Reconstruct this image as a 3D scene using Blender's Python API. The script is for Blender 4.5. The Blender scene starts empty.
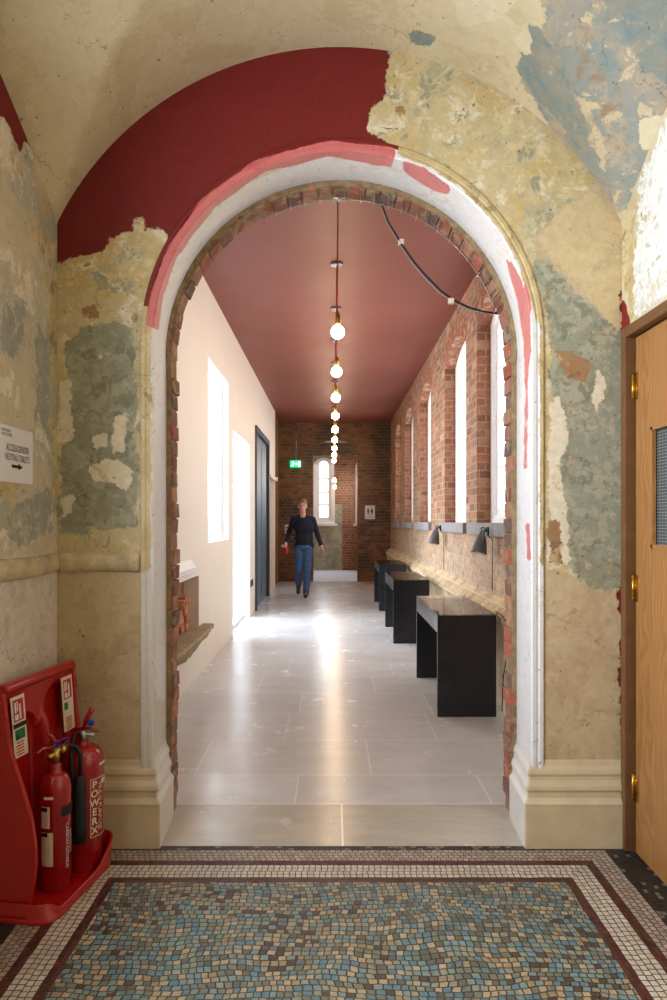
import bpy, bmesh, math, random
import numpy as np
from mathutils import Vector, Matrix
random.seed(7); rng = np.random.default_rng(7)
C = bpy.context.scene.collection
PI = math.pi
CAMZ, F, CX0, HZ = 1.4, 667.0, 333.5, 521.5

# ------------------------------------------------------------------ helpers
def lin(c):
    return tuple(((v/255)/12.92 if v/255 <= .04045 else ((v/255+.055)/1.055)**2.4) for v in c)
def rgb(*c): return (*lin(c), 1.0)

class NB:
    """small node builder"""
    def __init__(s, mat):
        mat.use_nodes = True; s.t = mat.node_tree; s.t.nodes.clear()
        s.out = s.t.nodes.new('ShaderNodeOutputMaterial')
        s.b = s.t.nodes.new('ShaderNodeBsdfPrincipled')
        s.t.links.new(s.b.outputs[0], s.out.inputs[0])
    def n(s, ty, **kw):
        nd = s.t.nodes.new(ty)
        for k, v in kw.items(): setattr(nd, k, v)
        return nd
    def put(s, sock, v):
        if isinstance(v, bpy.types.NodeSocket): s.t.links.new(v, sock)
        elif v is not None:
            try: sock.default_value = v
            except Exception:
                sock.default_value = (*v, 1.0) if len(v) == 3 else v[:3]
    def math(s, op, a, b=None, c=None, clamp=False):
        nd = s.n('ShaderNodeMath', operation=op, use_clamp=clamp)
        s.put(nd.inputs[0], a); s.put(nd.inputs[1], b)
        if c is not None: s.put(nd.inputs[2], c)
        return nd.outputs[0]
    def vm(s, op, a, b=None, sc=None):
        nd = s.n('ShaderNodeVectorMath', operation=op)
        s.put(nd.inputs[0], a)
        if b is not None: s.put(nd.inputs[1], b)
        if sc is not None: s.put(nd.inputs['Scale'], sc)
        return nd.outputs[0]
    def mix(s, f, a, b, blend='MIX'):
        nd = s.n('ShaderNodeMix', data_type='RGBA', blend_type=blend)
        s.put(nd.inputs[0], f); s.put(nd.inputs[6], a); s.put(nd.inputs[7], b)
        return nd.outputs[2]
    def noise(s, vec, scale, detail=4, rough=.55, dist=0, col=False):
        nd = s.n('ShaderNodeTexNoise')
        s.put(nd.inputs['Vector'], vec); s.put(nd.inputs['Scale'], scale)
        nd.inputs['Detail'].default_value = detail; nd.inputs['Roughness'].default_value = rough
        nd.inputs['Distortion'].default_value = dist
        return nd.outputs[1 if col else 0]
    def attr(s, name):
        nd = s.n('ShaderNodeAttribute'); nd.attribute_name = name
        return nd.outputs['Fac']
    def pos(s): return s.n('ShaderNodeNewGeometry').outputs['Position']
    def obj(s): return s.n('ShaderNodeTexCoord').outputs['Object']
    def sep(s, v):
        nd = s.n('ShaderNodeSeparateXYZ'); s.put(nd.inputs[0], v); return nd.outputs
    def comb(s, x, y, z):
        nd = s.n('ShaderNodeCombineXYZ')
        for i, v in enumerate((x, y, z)): s.put(nd.inputs[i], v)
        return nd.outputs[0]
    def mr(s, v, a, b, c=0.0, d=1.0, smooth=False):
        nd = s.n('ShaderNodeMapRange')
        if smooth: nd.interpolation_type = 'SMOOTHSTEP'
        for i, q in enumerate((v, a, b, c, d)): s.put(nd.inputs[i], q)
        return nd.outputs[0]
    def ramp(s, f, stops, const=False):
        nd = s.n('ShaderNodeValToRGB'); cr = nd.color_ramp
        if const: cr.interpolation = 'CONSTANT'
        while len(cr.elements) < len(stops): cr.elements.new(.5)
        for e, (p, c) in zip(cr.elements, stops): e.position = p; e.color = c if len(c) == 4 else (*c, 1)
        s.put(nd.inputs[0], f); return nd.outputs[0]
    def bump(s, h, strength=.5, dist=.01, normal=None):
        nd = s.n('ShaderNodeBump'); nd.inputs['Strength'].default_value = strength
        nd.inputs['Distance'].default_value = dist; s.put(nd.inputs['Height'], h)
        if normal is not None: s.put(nd.inputs['Normal'], normal)
        return nd.outputs[0]
    def white(s, vec):
        nd = s.n('ShaderNodeTexWhiteNoise', noise_dimensions='3D'); s.put(nd.inputs['Vector'], vec)
        return nd.outputs
    def fin(s, col=None, rough=None, normal=None, **kw):
        if col is not None: s.put(s.b.inputs['Base Color'], col)
        if rough is not None: s.put(s.b.inputs['Roughness'], rough)
        if normal is not None: s.put(s.b.inputs['Normal'], normal)
        for k, v in kw.items(): s.put(s.b.inputs[k.replace('_', ' ')], v)

def newmat(name):
    m = bpy.data.materials.new(name); return m, NB(m)

def simple(name, c, rough=.5, metal=0., var=.06, scale=30, bump=.0, coat=0., spec=None):
    m, n = newmat(name)
    p = n.obj(); nz = n.noise(p, scale, 3)
    k = n.mr(nz, .3, .7, 1-var, 1+var)
    col = n.vm('SCALE', tuple(c[:3]), sc=k)
    n.fin(col, n.mr(nz, .3, .7, max(rough-.06, .02), min(rough+.06, 1)))
    n.b.inputs['Metallic'].default_value = metal
    if coat: n.b.inputs['Coat Weight'].default_value = coat
    if spec is not None: n.b.inputs['Specular IOR Level'].default_value = spec
    if bump: n.put(n.b.inputs['Normal'], n.bump(nz, bump, .003))
    return m

def tagit(o, label=None, cat=None, group=None, kind=None):
    if label: o['label'] = label
    if cat: o['category'] = cat
    if group: o['group'] = group
    if kind: o['kind'] = kind
    return o

def wloc(o):
    v = Vector((0, 0, 0))
    while o is not None: v += o.location; o = o.parent
    return v

class MB:
    """collects geometry in world coordinates and links it as one object"""
    def __init__(s): s.v = []; s.f = []; s.mi = []; s.sm = []; s.rn = []
    def add(s, vs, fs, mi=0, smooth=False, r=None):
        b = len(s.v); s.v += [tuple(v) for v in vs]
        for f in fs:
            s.f.append([b+i for i in f]); s.mi.append(mi); s.sm.append(smooth); s.rn.append(random.random() if r is None else r)
    def quad(s, a, b, c, d, mi=0, r=None): s.add([a, b, c, d], [(0, 1, 2, 3)], mi, False, r)
    def box(s, x0, x1, y0, y1, z0, z1, mi=0, r=None, M=None, bev=0.0):
        if bev > 0:
            bm = bmesh.new(); bmesh.ops.create_cube(bm, size=1)
            for v in bm.verts: v.co = Vector(((x0+x1)/2+v.co.x*(x1-x0), (y0+y1)/2+v.co.y*(y1-y0), (z0+z1)/2+v.co.z*(z1-z0)))
            bmesh.ops.bevel(bm, geom=bm.edges[:], offset=bev, segments=2, affect='EDGES', profile=.6)
            vs = [v.co.copy() for v in bm.verts]; fs = [[v.index for v in f.verts] for f in bm.faces]; bm.free()
        else:
            vs = [Vector((x, y, z)) for z in (z0, z1) for y in (y0, y1) for x in (x0, x1)]
            fs = [(0, 2, 3, 1), (4, 5, 7, 6), (0, 1, 5, 4), (2, 6, 7, 3), (0, 4, 6, 2), (1, 3, 7, 5)]
        if M is not None: vs = [M @ v for v in vs]
        s.add(vs, fs, mi, False, random.random() if r is None else r)
    def tube(s, pts, rad, seg=10, mi=0, caps=True, r=None, closed=False):
        pts = [Vector(p) for p in pts]; n = len(pts)
        rads = rad if isinstance(rad, (list, tuple)) else [rad]*n
        vs = []; up = None
        for i, p in enumerate(pts):
            if closed: t = (pts[(i+1) % n]-pts[i-1])
            else: t = pts[min(i+1, n-1)]-pts[max(i-1, 0)]
            if t.length < 1e-9: t = Vector((0, 0, 1))
            t.normalize()
            if up is None:
                up = Vector((0, 0, 1)) if abs(t.z) < .9 else Vector((1, 0, 0))
            a = t.cross(up)
            if a.length < 1e-6: a = t.orthogonal()
            a.normalize(); b = a.cross(t).normalized(); up = b
            for k in range(seg):
                an = 2*PI*k/seg; vs.append(p+(a*math.cos(an)+b*math.sin(an))*rads[i])
        fs = []
        for i in range(n if closed else n-1):
            j = (i+1) % n
            for k in range(seg):
                l = (k+1) % seg
                fs.append((i*seg+k, i*seg+l, j*seg+l, j*seg+k))
        if caps and not closed:
            fs.append(tuple(range(seg))[::-1]); fs.append(tuple((n-1)*seg+k for k in range(seg)))
        s.add(vs, fs, mi, True, r)
    def lathe(s, prof, c=(0, 0, 0), seg=32, mi=0, M=None, smooth=True, r=None):
        vs = []
        for (rr, z) in prof:
            for k in range(seg):
                a = 2*PI*k/seg; vs.append(Vector((rr*math.cos(a), rr*math.sin(a), z)))
        fs = []
        for i in range(len(prof)-1):
            for k in range(seg):
                l = (k+1) % seg; fs.append((i*seg+k, i*seg+l, (i+1)*seg+l, (i+1)*seg+k))
        if prof[0][0] > 1e-6: fs.append(tuple(range(seg))[::-1])
        if prof[-1][0] > 1e-6: fs.append(tuple((len(prof)-1)*seg+k for k in range(seg)))
        vs = [(M @ v if M is not None else v)+Vector(c) for v in vs]
        s.add(vs, fs, mi, smooth, r)
    def prism(s, poly, axis_vec, mi=0, r=None):
        """poly: list of 3D points, extruded by axis_vec"""
        n = len(poly); a = Vector(axis_vec); p = [Vector(q) for q in poly]
        s.add(p+[q+a for q in p], [tuple(range(n))[::-1], tuple(range(n, 2*n))] +
              [(i, (i+1) % n, n+(i+1) % n, n+i) for i in range(n)], mi, False, r)
    def build(s, name, mats, parent=None, smooth=None, attrs=None, merge=False, bevel=0):
        me = bpy.data.meshes.new(name)
        off = wloc(parent) if parent is not None else Vector((0, 0, 0))
        me.from_pydata([tuple(Vector(v)-off) for v in s.v], [], s.f)
        if not isinstance(mats, (list, tuple)): mats = [mats]
        for m in mats: me.materials.append(m)
        me.polygons.foreach_set('material_index', s.mi)
        me.polygons.foreach_set('use_smooth', s.sm if smooth is None else [smooth]*len(s.f))
        at = me.attributes.new('rnd', 'FLOAT', 'FACE'); at.data.foreach_set('value', s.rn)
        if attrs:
            for k, val in attrs.items():
                at = me.attributes.new(k, 'FLOAT', 'POINT'); at.data.foreach_set('value', np.asarray(val, dtype=np.float32))
        if merge:
            bm = bmesh.new(); bm.from_mesh(me); bmesh.ops.remove_doubles(bm, verts=bm.verts, dist=1e-5)
            bmesh.ops.recalc_face_normals(bm, faces=bm.faces); bm.to_mesh(me); bm.free()
        me.update()
        o = bpy.data.objects.new(name, me); C.objects.link(o)
        if parent is not None: o.parent = parent
        if bevel:
            md = o.modifiers.new('bevel', 'BEVEL'); md.width = bevel; md.segments = 2; md.limit_method = 'ANGLE'
        return o

def empty(name, loc, label=None, cat=None, group=None, kind=None):
    o = bpy.data.objects.new(name, None); C.objects.link(o); o.location = loc; o.empty_display_size = .1
    return tagit(o, label, cat, group, kind)

def dup(root, loc, label=None):
    r = root.copy(); C.objects.link(r); r.location = loc
    if label: r['label'] = label
    for ch in list(root.children):
        c = ch.copy(); C.objects.link(c); c.parent = r
        for g in list(ch.children):
            d = g.copy(); C.objects.link(d); d.parent = c
    return r

def text2d(txt, size, align='CENTER', bold=0.0):
    cu = bpy.data.curves.new('t', 'FONT'); cu.body = txt; cu.size = size; cu.align_x = align; cu.align_y = 'CENTER'
    cu.offset = bold; cu.resolution_u = 2; cu.space_line = .9
    o = bpy.data.objects.new('t', cu); me = bpy.data.meshes.new_from_object(o)
    vs = [(v.co.x, v.co.y) for v in me.vertices]; fs = [tuple(p.vertices) for p in me.polygons]
    bpy.data.objects.remove(o); bpy.data.meshes.remove(me); bpy.data.curves.remove(cu)
    return vs, fs

def put2d(mb, vf, o, u, v, mi=0, sx=1.0):
    vs, fs = vf; o = Vector(o); u = Vector(u); v = Vector(v)
    mb.add([o+u*(a*sx)+v*b for a, b in vs], fs, mi)

def arrow2d(w, h):
    return ([(-w/2, -h*.22), (w*.1, -h*.22), (w*.1, -h/2), (w/2, 0), (w*.1, h/2), (w*.1, h*.22), (-w/2, h*.22)],
            [(0, 1, 5, 6), (2, 3, 4)])
def rect2d(x0, x1, y0, y1): return ([(x0, y0), (x1, y0), (x1, y1), (x0, y1)], [(0, 1, 2, 3)])
def disc2d(cx, cy, r, n=14): return ([(cx+r*math.cos(2*PI*k/n), cy+r*math.sin(2*PI*k/n)) for k in range(n)], [tuple(range(n))])

# signed distance (metres, positive inside) to outlines taken off the photograph and laid on the surface
def to_px(V):
    V = np.asarray(V, dtype=float); y = np.maximum(V[:, 1], .8)
    px = CX0+F*V[:, 0]/y; py = HZ-F*(V[:, 2]-CAMZ)/y
    bad = V[:, 1] < .8
    px[bad] = -5000; return px, py, y/F
def sdf(V, polys):
    px, py, sc = to_px(V); best = np.full(len(px), -1e3)
    for poly in polys:
        P = np.array(poly, float); Q = np.roll(P, -1, 0)
        d = np.full(len(px), 1e9); inside = np.zeros(len(px), bool)
        for (ax, ay), (bx, by) in zip(P, Q):
            ex, ey = bx-ax, by-ay; wx, wy = px-ax, py-ay
            t = np.clip((wx*ex+wy*ey)/(ex*ex+ey*ey+1e-9), 0, 1)
            d = np.minimum(d, (wx-ex*t)**2+(wy-ey*t)**2)
            if abs(by-ay) > 1e-9:
                cond = ((ay > py) != (by > py)) & (px < (bx-ax)*(py-ay)/(by-ay)+ax)
                inside ^= cond
        d = np.sqrt(d)*np.where(inside, 1, -1)
        best = np.maximum(best, d)
    return np.clip(best*sc, -.5, .5)

# ------------------------------------------------------------------ materials
def layered(name, base, layers, rough=.75, grime=.12, bumpk=.5):
    """old paint: layers = (attribute, main colour, [(blotch colour, scale, threshold)], edge noise amplitude, edge scale)"""
    m, n = newmat(name); p = n.pos()
    pool = {}
    def chan(sc, k):
        key = min((4, 9, 16), key=lambda q: abs(q-sc))
        if key not in pool: pool[key] = n.sep(n.noise(n.vm('ADD', p, (key*1.7, key*.9, 3.3)), key, 7, .68, .5, True))
        return pool[key][k % 3]
    edge = n.sep(n.noise(n.vm('ADD', p, (5, 1, 2)), 7, 7, .66, 0, True)); fine = n.sep(n.noise(p, 26, 7, .74, 0, True))
    def blot(col, bl, seed):
        for i, (c, sc, th) in enumerate(bl):
            sf = .010 if i % 2 else .04
            v = chan(sc, seed+i)
            if i % 2: v = n.math('MULTIPLY_ADD', n.math('SUBTRACT', fine[(i+seed) % 3], .5), .22, v)
            col = n.mix(n.mr(v, th-sf, th+sf), col, c)
        return col
    col = blot(base[0], base[1], 0); height = None
    worn = n.math('MULTIPLY_ADD', chan(4, 1), .8, fine[1])
    for k, (an, c, bl, amp, es) in enumerate(layers):
        v = n.math('MULTIPLY_ADD', n.math('SUBTRACT', edge[k % 3], .5), amp*1.7, n.attr(an))
        v = n.math('MULTIPLY_ADD', n.math('SUBTRACT', fine[(k+1) % 3], .5), min(amp, .06)*1.3, v)
        msk = n.mr(v, -.002, .002)
        if an in ('sd_teal', 'sd_blue', 'sd_white', 'sd_rough'):
            msk = n.math('MULTIPLY', msk, n.mr(worn, 1.05, 1.00, .25, 1))
        col = n.mix(msk, col, blot(c, bl, k+1))
        height = msk if height is None else n.math('MULTIPLY_ADD', height, .5, msk)
    g = n.noise(p, 5, 8, .72)
    col = n.vm('SCALE', col, sc=n.mr(g, .25, .75, 1-grime, 1+grime*.6))
    col = n.vm('SCALE', col, sc=n.mr(fine[2], .3, .7, 1-grime*1.5, 1+grime*.8))
    vo = n.n('ShaderNodeTexVoronoi', feature='DISTANCE_TO_EDGE'); n.put(vo.inputs['Vector'], n.vm('ADD', p, n.vm('SCALE', n.noise(p, 9, 4, .6, 0, True), sc=.25)))
    vo.inputs['Scale'].default_value = 2.1
    crk = n.mr(vo.outputs[0], 0.0, .006, 1, 0); crk = n.math('MULTIPLY', crk, n.mr(g, .5, .56))
    pk = n.mr(n.noise(p, 38, 2), .71, .74); dk = n.math('MULTIPLY', n.math('MAXIMUM', crk, pk), .6)
    col = n.mix(dk, col, rgb(78, 55, 38))
    hb = n.math('MULTIPLY_ADD', fine[0], 1.2, n.math('MULTIPLY', dk, -.8))
    if height is not None: hb = n.math('ADD', hb, height)
    hb = n.math('ADD', hb, n.math('MULTIPLY', g, 2.0))
    n.fin(col, rough, n.bump(hb, bumpk, .004))
    return m

def brickmat(name, axes, cols, mortar, L=.225, H=.075, mort=.012, wash=None, dark=None, rough=.8, gloss=None, off=0.0):
    """axes: which world axes run along and up; cols: ramp colours picked per brick"""
    m, n = newmat(name); p = n.pos(); s = n.sep(p)
    w = n.noise(p, 2.2, 2, .5, 0, True); ws = n.sep(w)
    u = n.math('ADD', s[axes[0]], n.math('MULTIPLY', n.math('SUBTRACT', ws[0], .5), .03))
    v = n.math('ADD', s[axes[1]], n.math('MULTIPLY', n.math('SUBTRACT', ws[1], .5), .025))
    u = n.math('ADD', u, off)
    row = n.math('FLOOR', n.math('DIVIDE', v, H))
    par = n.math('MODULO', n.math('ADD', row, 100), 2)
    # alternate header and stretcher courses
    Lr = n.math('MULTIPLY_ADD', par, -L/2, L)
    uu = n.math('DIVIDE', n.math('ADD', u, n.math('MULTIPLY', row, .056)), Lr)
    ci = n.math('FLOOR', uu); fu = n.math('MULTIPLY', n.math('FRACT', uu), Lr); fv = n.math('MULTIPLY', n.math('FRACT', n.math('DIVIDE', v, H)), H)
    du = n.math('MINIMUM', fu, n.math('SUBTRACT', Lr, fu)); dv = n.math('MINIMUM', fv, n.math('SUBTRACT', H, fv))
    ed = n.math('MINIMUM', du, dv)
    ed = n.math('ADD', ed, n.math('MULTIPLY', n.math('SUBTRACT', n.noise(p, 45, 4, .6), .5), .008))
    mk = n.mr(ed, mort*.4, mort*.75)
    wn = n.white(n.comb(ci, row, 3.0))
    bc = n.ramp(wn[0], [(i/max(len(cols)-1, 1), c) for i, c in enumerate(cols)])
    fine = n.noise(p, 28, 6, .7)
    bc = n.vm('SCALE', bc, sc=n.mr(fine, .25, .75, .7, 1.25))
    if dark is not None:
        dc, sc, th = dark; dn = n.noise(p, sc, 5, .6)
        bc = n.mix(n.math('MULTIPLY', n.mr(dn, th-.05, th+.05), .8), bc, dc)
    mc = n.vm('SCALE', mortar[:3], sc=n.mr(fine, .3, .7, .8, 1.2))
    col = n.mix(mk, mc, bc)
    rs = n.noise(n.vm('ADD', p, (4, 9, 2)), 7, 9, .78, .3); col = n.mix(n.math('MULTIPLY', n.mr(rs, .52, .62), .45), col, mortar)
    if wash is not None:
        wc, z0, z1, amt = wash
        wm = n.mr(n.math('ADD', s[2], n.math('MULTIPLY', n.math('SUBTRACT', n.noise(p, 2.5, 6, .65), .5), 1.3)), z1, z0)
        fl = n.mr(n.noise(p, 14, 7, .72), .42, .56)
        wm = n.math('MULTIPLY', wm, n.math('MULTIPLY_ADD', fl, .6, .4))
        col = n.mix(n.math('MULTIPLY', wm, amt), col, wc)
    h = n.math('ADD', n.math('MULTIPLY', mk, 1.0), n.math('MULTIPLY', fine, .5))
    h = n.math('ADD', h, n.math('MULTIPLY', wn[0], .5))
    if gloss is not None: r = n.mr(n.noise(p, 6, 4), .4, .6, gloss, .75)
    else: r = rough
    n.fin(col, r, n.bump(h, .8, .008))
    return m

def brickpiece(name, cols):
    m, n = newmat(name); p = n.pos(); a = n.attr('rnd')
    bc = n.ramp(a, [(i/(len(cols)-1), c) for i, c in enumerate(cols)])
    f = n.noise(p, 35, 7, .7); f2 = n.noise(p, 12, 5, .6)
    bc = n.vm('SCALE', bc, sc=n.mr(f, .25, .75, .6, 1.25))
    bc = n.mix(n.math('MULTIPLY', n.mr(f2, .52, .60), .7), bc, rgb(176, 154, 126))
    n.fin(bc, .88, n.bump(n.math('ADD', f, f2), .9, .008)); return m

CREAM, CREAM2 = rgb(214, 200, 168), rgb(224, 212, 188)
OCHRE, YEL = rgb(198, 174, 118), rgb(208, 188, 134)
TEAL, TEAL2, BROWN = rgb(146, 150, 130), rgb(172, 168, 142), rgb(150, 112, 76)
RED = rgb(114, 14, 9)
m_arch = layered('old_arch_plaster', (rgb(198, 176, 142), [(rgb(188, 164, 130), 3, .52), (rgb(178, 148, 110), 5, .66)]), [
    ('sd_rough', rgb(200, 182, 142), [(OCHRE, 4.0, .52), (rgb(176, 170, 140), 6.0, .56), (CREAM2, 9.0, .58), (rgb(158, 154, 128), 11, .60), (rgb(214, 196, 152), 17, .58), (rgb(146, 124, 86), 10, .66), (BROWN, 14, .70)], .05, 9),
    ('sd_teal', rgb(148, 149, 130), [(TEAL2, 8, .54), (rgb(160, 148, 116), 5, .56), (rgb(196, 182, 148), 15, .62), (rgb(166, 162, 140), 9, .52), (rgb(128, 136, 122), 5, .60), (rgb(132, 132, 112), 16, .56), (rgb(158, 128, 96), 10, .69)], .09, 6),
    ('sd_cream', CREAM2, [(rgb(205, 178, 128), 7, .60)], .05, 14),
    ('sd_sand', rgb(206, 184, 142), [(rgb(190, 176, 138), 6, .62)], .05, 10),
    ('sd_brown', rgb(160, 122, 84), [(rgb(132, 96, 66), 12, .55), (rgb(184, 158, 120), 10, .55)], .05, 12),
    ('sd_red', RED, [], .05, 12)], bumpk=.45)
m_left = layered('old_side_plaster', (rgb(216, 205, 192), [(rgb(196, 182, 164), 5, .60), (rgb(150, 112, 96), 16, .70)]), [
    ('sd_rough', rgb(205, 192, 164), [(rgb(184, 182, 168), 5, .54), (rgb(222, 212, 190), 6, .58), (rgb(190, 168, 120), 8, .62), (rgb(170, 174, 168), 9, .64)], .05, 8),
    ('sd_yellow', rgb(190, 168, 120), [(rgb(204, 188, 148), 6, .50), (rgb(150, 136, 106), 9, .56), (rgb(172, 170, 150), 5, .54)], .10, 10),
    ('sd_blue', rgb(160, 160, 148), [(rgb(186, 182, 164), 8, .56)], .06, 9),
    ('sd_red', RED, [], .02, 18)])
m_right = layered('old_right_plaster', (rgb(212, 198, 168), [(rgb(196, 178, 140), 5, .58)]), [
    ('sd_yellow', rgb(194, 172, 124), [(rgb(208, 190, 150), 7, .52), (rgb(156, 130, 94), 10, .60)], .07, 10),
    ('sd_white', rgb(232, 232, 230), [(rgb(214, 208, 190), 7, .60), (rgb(196, 186, 156), 12, .60)], .05, 14),
    ('sd_red', rgb(128, 22, 18), [], .02, 18)])
m_vault = layered('old_vault_paint', (rgb(208, 192, 158), [(rgb(200, 184, 148), 3, .70), (rgb(200, 182, 146), 2.0, .54)]), [
    ('sd_bare', rgb(176, 160, 136), [(rgb(156, 150, 138), 4.5, .5), (rgb(142, 146, 138), 4.5, .53), (rgb(130, 143, 140), 6, .57), (rgb(200, 182, 148), 8, .57), (rgb(152, 128, 102), 12, .60)], .06, 9),
    ('sd_blue', rgb(134, 140, 132), [(rgb(152, 146, 130), 6, .53), (rgb(120, 136, 136), 7, .57), (rgb(172, 158, 134), 9, .6)], .045, 12),
    ('sd_pale', rgb(214, 200, 170), [], .03, 16)], grime=.07, bumpk=.3)
m_white = layered('white_plaster_paint', (rgb(214, 208, 198), [(rgb(205, 194, 176), 3, .66)]), [
    ('sd_white', rgb(228, 229, 232), [], .03, 14),
    ('sd_yellow', rgb(196, 174, 128), [(rgb(210, 190, 150), 8, .53), (rgb(160, 142, 104), 13, .58)], .03, 14),
    ('sd_red', RED, [], .01, 18),
    ('sd_pink', rgb(206, 112, 112), [(rgb(196, 96, 100), 9, .6)], .012, 24)], grime=.05, rough=.55, bumpk=.3)
m_plinth = simple('cream_plinth_paint', lin((206, 188, 156)), .6, var=.1, scale=9, bump=.3)
m_pwhite = simple('white_plinth_paint', lin((222, 220, 216)), .55, var=.05, scale=9, bump=.3)
m_railp = simple('aged_rail_plaster', lin((194, 176, 142)), .7, var=.3, scale=14, bump=.5)
m_cwhite = simple('warm_white_wall', lin((232, 220, 204)), .85, var=.02, scale=3)
m_cwhite2 = simple('white_reveal_paint', lin((244, 243, 240)), .7, var=.02, scale=3)
m_cceil = simple('terracotta_ceiling_paint', lin((126, 68, 58)), .5, var=.05, scale=1.5)
m_brick_r = brickmat('red_stock_brick', (1, 2), [rgb(112, 66, 50), rgb(158, 98, 74), rgb(174, 116, 90), rgb(136, 86, 66), rgb(186, 150, 118), rgb(166, 104, 78), rgb(96, 74, 62)], lin((160, 140, 114)), dark=(rgb(120, 96, 78), 3.5, .56),
                     wash=(rgb(206, 192, 164), .7, 1.7, .75))
m_brick_rx = brickmat('reveal_brick', (0, 2), [rgb(112, 62, 42), rgb(150, 88, 60), rgb(130, 74, 50), rgb(164, 114, 84)], lin((146, 122, 94)), L=.225)
m_brick_f = brickmat('glazed_brown_brick', (0, 2), [rgb(84, 52, 34), rgb(122, 76, 46), rgb(140, 92, 56), rgb(100, 62, 40)], lin((112, 92, 66)), dark=(rgb(44, 34, 28), 1.1, .52), gloss=.3)
m_brick_fy = brickmat('brown_return_brick', (1, 2), [rgb(112, 66, 34), rgb(150, 92, 50), rgb(132, 78, 42)], lin((150, 124, 84)), rough=.7)
m_bp = brickpiece('cut_brick', [rgb(128, 72, 56), rgb(184, 104, 80), rgb(150, 98, 76), rgb(112, 92, 88), rgb(196, 130, 104), rgb(164, 124, 98)])
m_bpd = brickpiece('arch_brick', [rgb(96, 72, 52), rgb(140, 96, 66), rgb(116, 78, 56), rgb(150, 118, 84)])
m_mort = simple('rough_lime_mortar', lin((150, 128, 96)), .95, var=.3, scale=25, bump=.9)
m_stone = simple('grey_sill_stone', lin((140, 138, 140)), .8, var=.2, scale=20, bump=.6)
m_stone2 = simple('rough_hearth_stone', lin((160, 140, 108)), .85, var=.2, scale=12, bump=.9)
m_winwhite = simple('white_window_gloss', lin((240, 240, 242)), .35, var=.02)
m_oakdark = simple('dark_oak_frame', lin((112, 76, 46)), .45, var=.15, scale=14)
m_brass = simple('brass', lin((200, 160, 80)), .3, 1.0)
m_steel = simple('steel', lin((170, 170, 170)), .3, 1.0)
m_black = simple('black_satin_metal', lin((23, 25, 33)), .30, var=.04, scale=1.5)
m_blackm = simple('black_rubber', lin((20, 20, 20)), .6)
m_grey = simple('dark_grey_lamp_metal', lin((84, 84, 88)), .4)
m_dgrey = simple('blue_grey_joinery_paint', lin((88, 104, 118)), .45, var=.04, scale=4)
m_dgrey2 = simple('dark_grey_frame_paint', lin((62, 68, 76)), .45, var=.04, scale=4)
m_redp = simple('red_moulded_plastic', lin((170, 20, 16)), .32, var=.04, scale=2, coat=.2)
m_redx = simple('red_cylinder_enamel', lin((158, 16, 22)), .18, var=.03, coat=.6)
m_paper = simple('white_paper', lin((226, 222, 224)), .7, var=.01)
m_lab = simple('cream_label', lin((224, 214, 190)), .5, var=.02)
m_ink = simple('black_ink', lin((24, 22, 24)), .6)
m_green = simple('sign_green', lin((30, 110, 62)), .5)
m_redi = simple('sign_red', lin((186, 30, 26)), .5)
m_blue = simple('blue_plastic_seal', lin((30, 60, 170)), .4)
m_cup = simple('pale_ceramic', lin((228, 214, 196)), .3)
m_brown = simple('brown_old_paper', lin((176, 150, 116)), .7, var=.2, scale=18)
m_case = simple('display_base_board', lin((150, 132, 108)), .5, var=.15, scale=10)
m_mesh = simple('galvanised_strap', lin((140, 138, 132)), .4, .8)

def emis(name, c, s):
    m = bpy.data.materials.new(name); m.use_nodes = True; t = m.node_tree; t.nodes.clear()
    o = t.nodes.new('ShaderNodeOutputMaterial'); e = t.nodes.new('ShaderNodeEmission')
    e.inputs[0].default_value = (*c, 1); e.inputs[1].default_value = s; t.links.new(e.outputs[0], o.inputs[0]); return m
m_bulb = emis('glowing_bulb', (1, .74, .46), 55)
m_signg = emis('lit_sign_green', (.02, .55, .20), 1.0)
m_signw = emis('lit_sign_white', (.8, 1, .9), 2.2)
def glassmat(name, tint=(1, 1, 1), refl=.25):
    m = bpy.data.materials.new(name); m.use_nodes = True; t = m.node_tree; t.nodes.clear()
    o = t.nodes.new('ShaderNodeOutputMaterial'); a = t.nodes.new('ShaderNodeBsdfTransparent'); g = t.nodes.new('ShaderNodeBsdfGlossy')
    a.inputs[0].default_value = (*tint, 1); g.inputs[1].default_value = .02
    fr = t.nodes.new('ShaderNodeFresnel'); fr.inputs[0].default_value = 1.5
    mx = t.nodes.new('ShaderNodeMixShader'); mu = t.nodes.new('ShaderNodeMath'); mu.operation = 'MULTIPLY'; mu.inputs[1].default_value = refl; t.links.new(fr.outputs[0], mu.inputs[0]); t.links.new(mu.outputs[0], mx.inputs[0]); t.links.new(a.outputs[0], mx.inputs[1]); t.links.new(g.outputs[0], mx.inputs[2])
    t.links.new(mx.outputs[0], o.inputs[0]); return m
m_glass = glassmat('clear_glass'); m_tglass = glassmat('table_glass', refl=.9)

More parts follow.
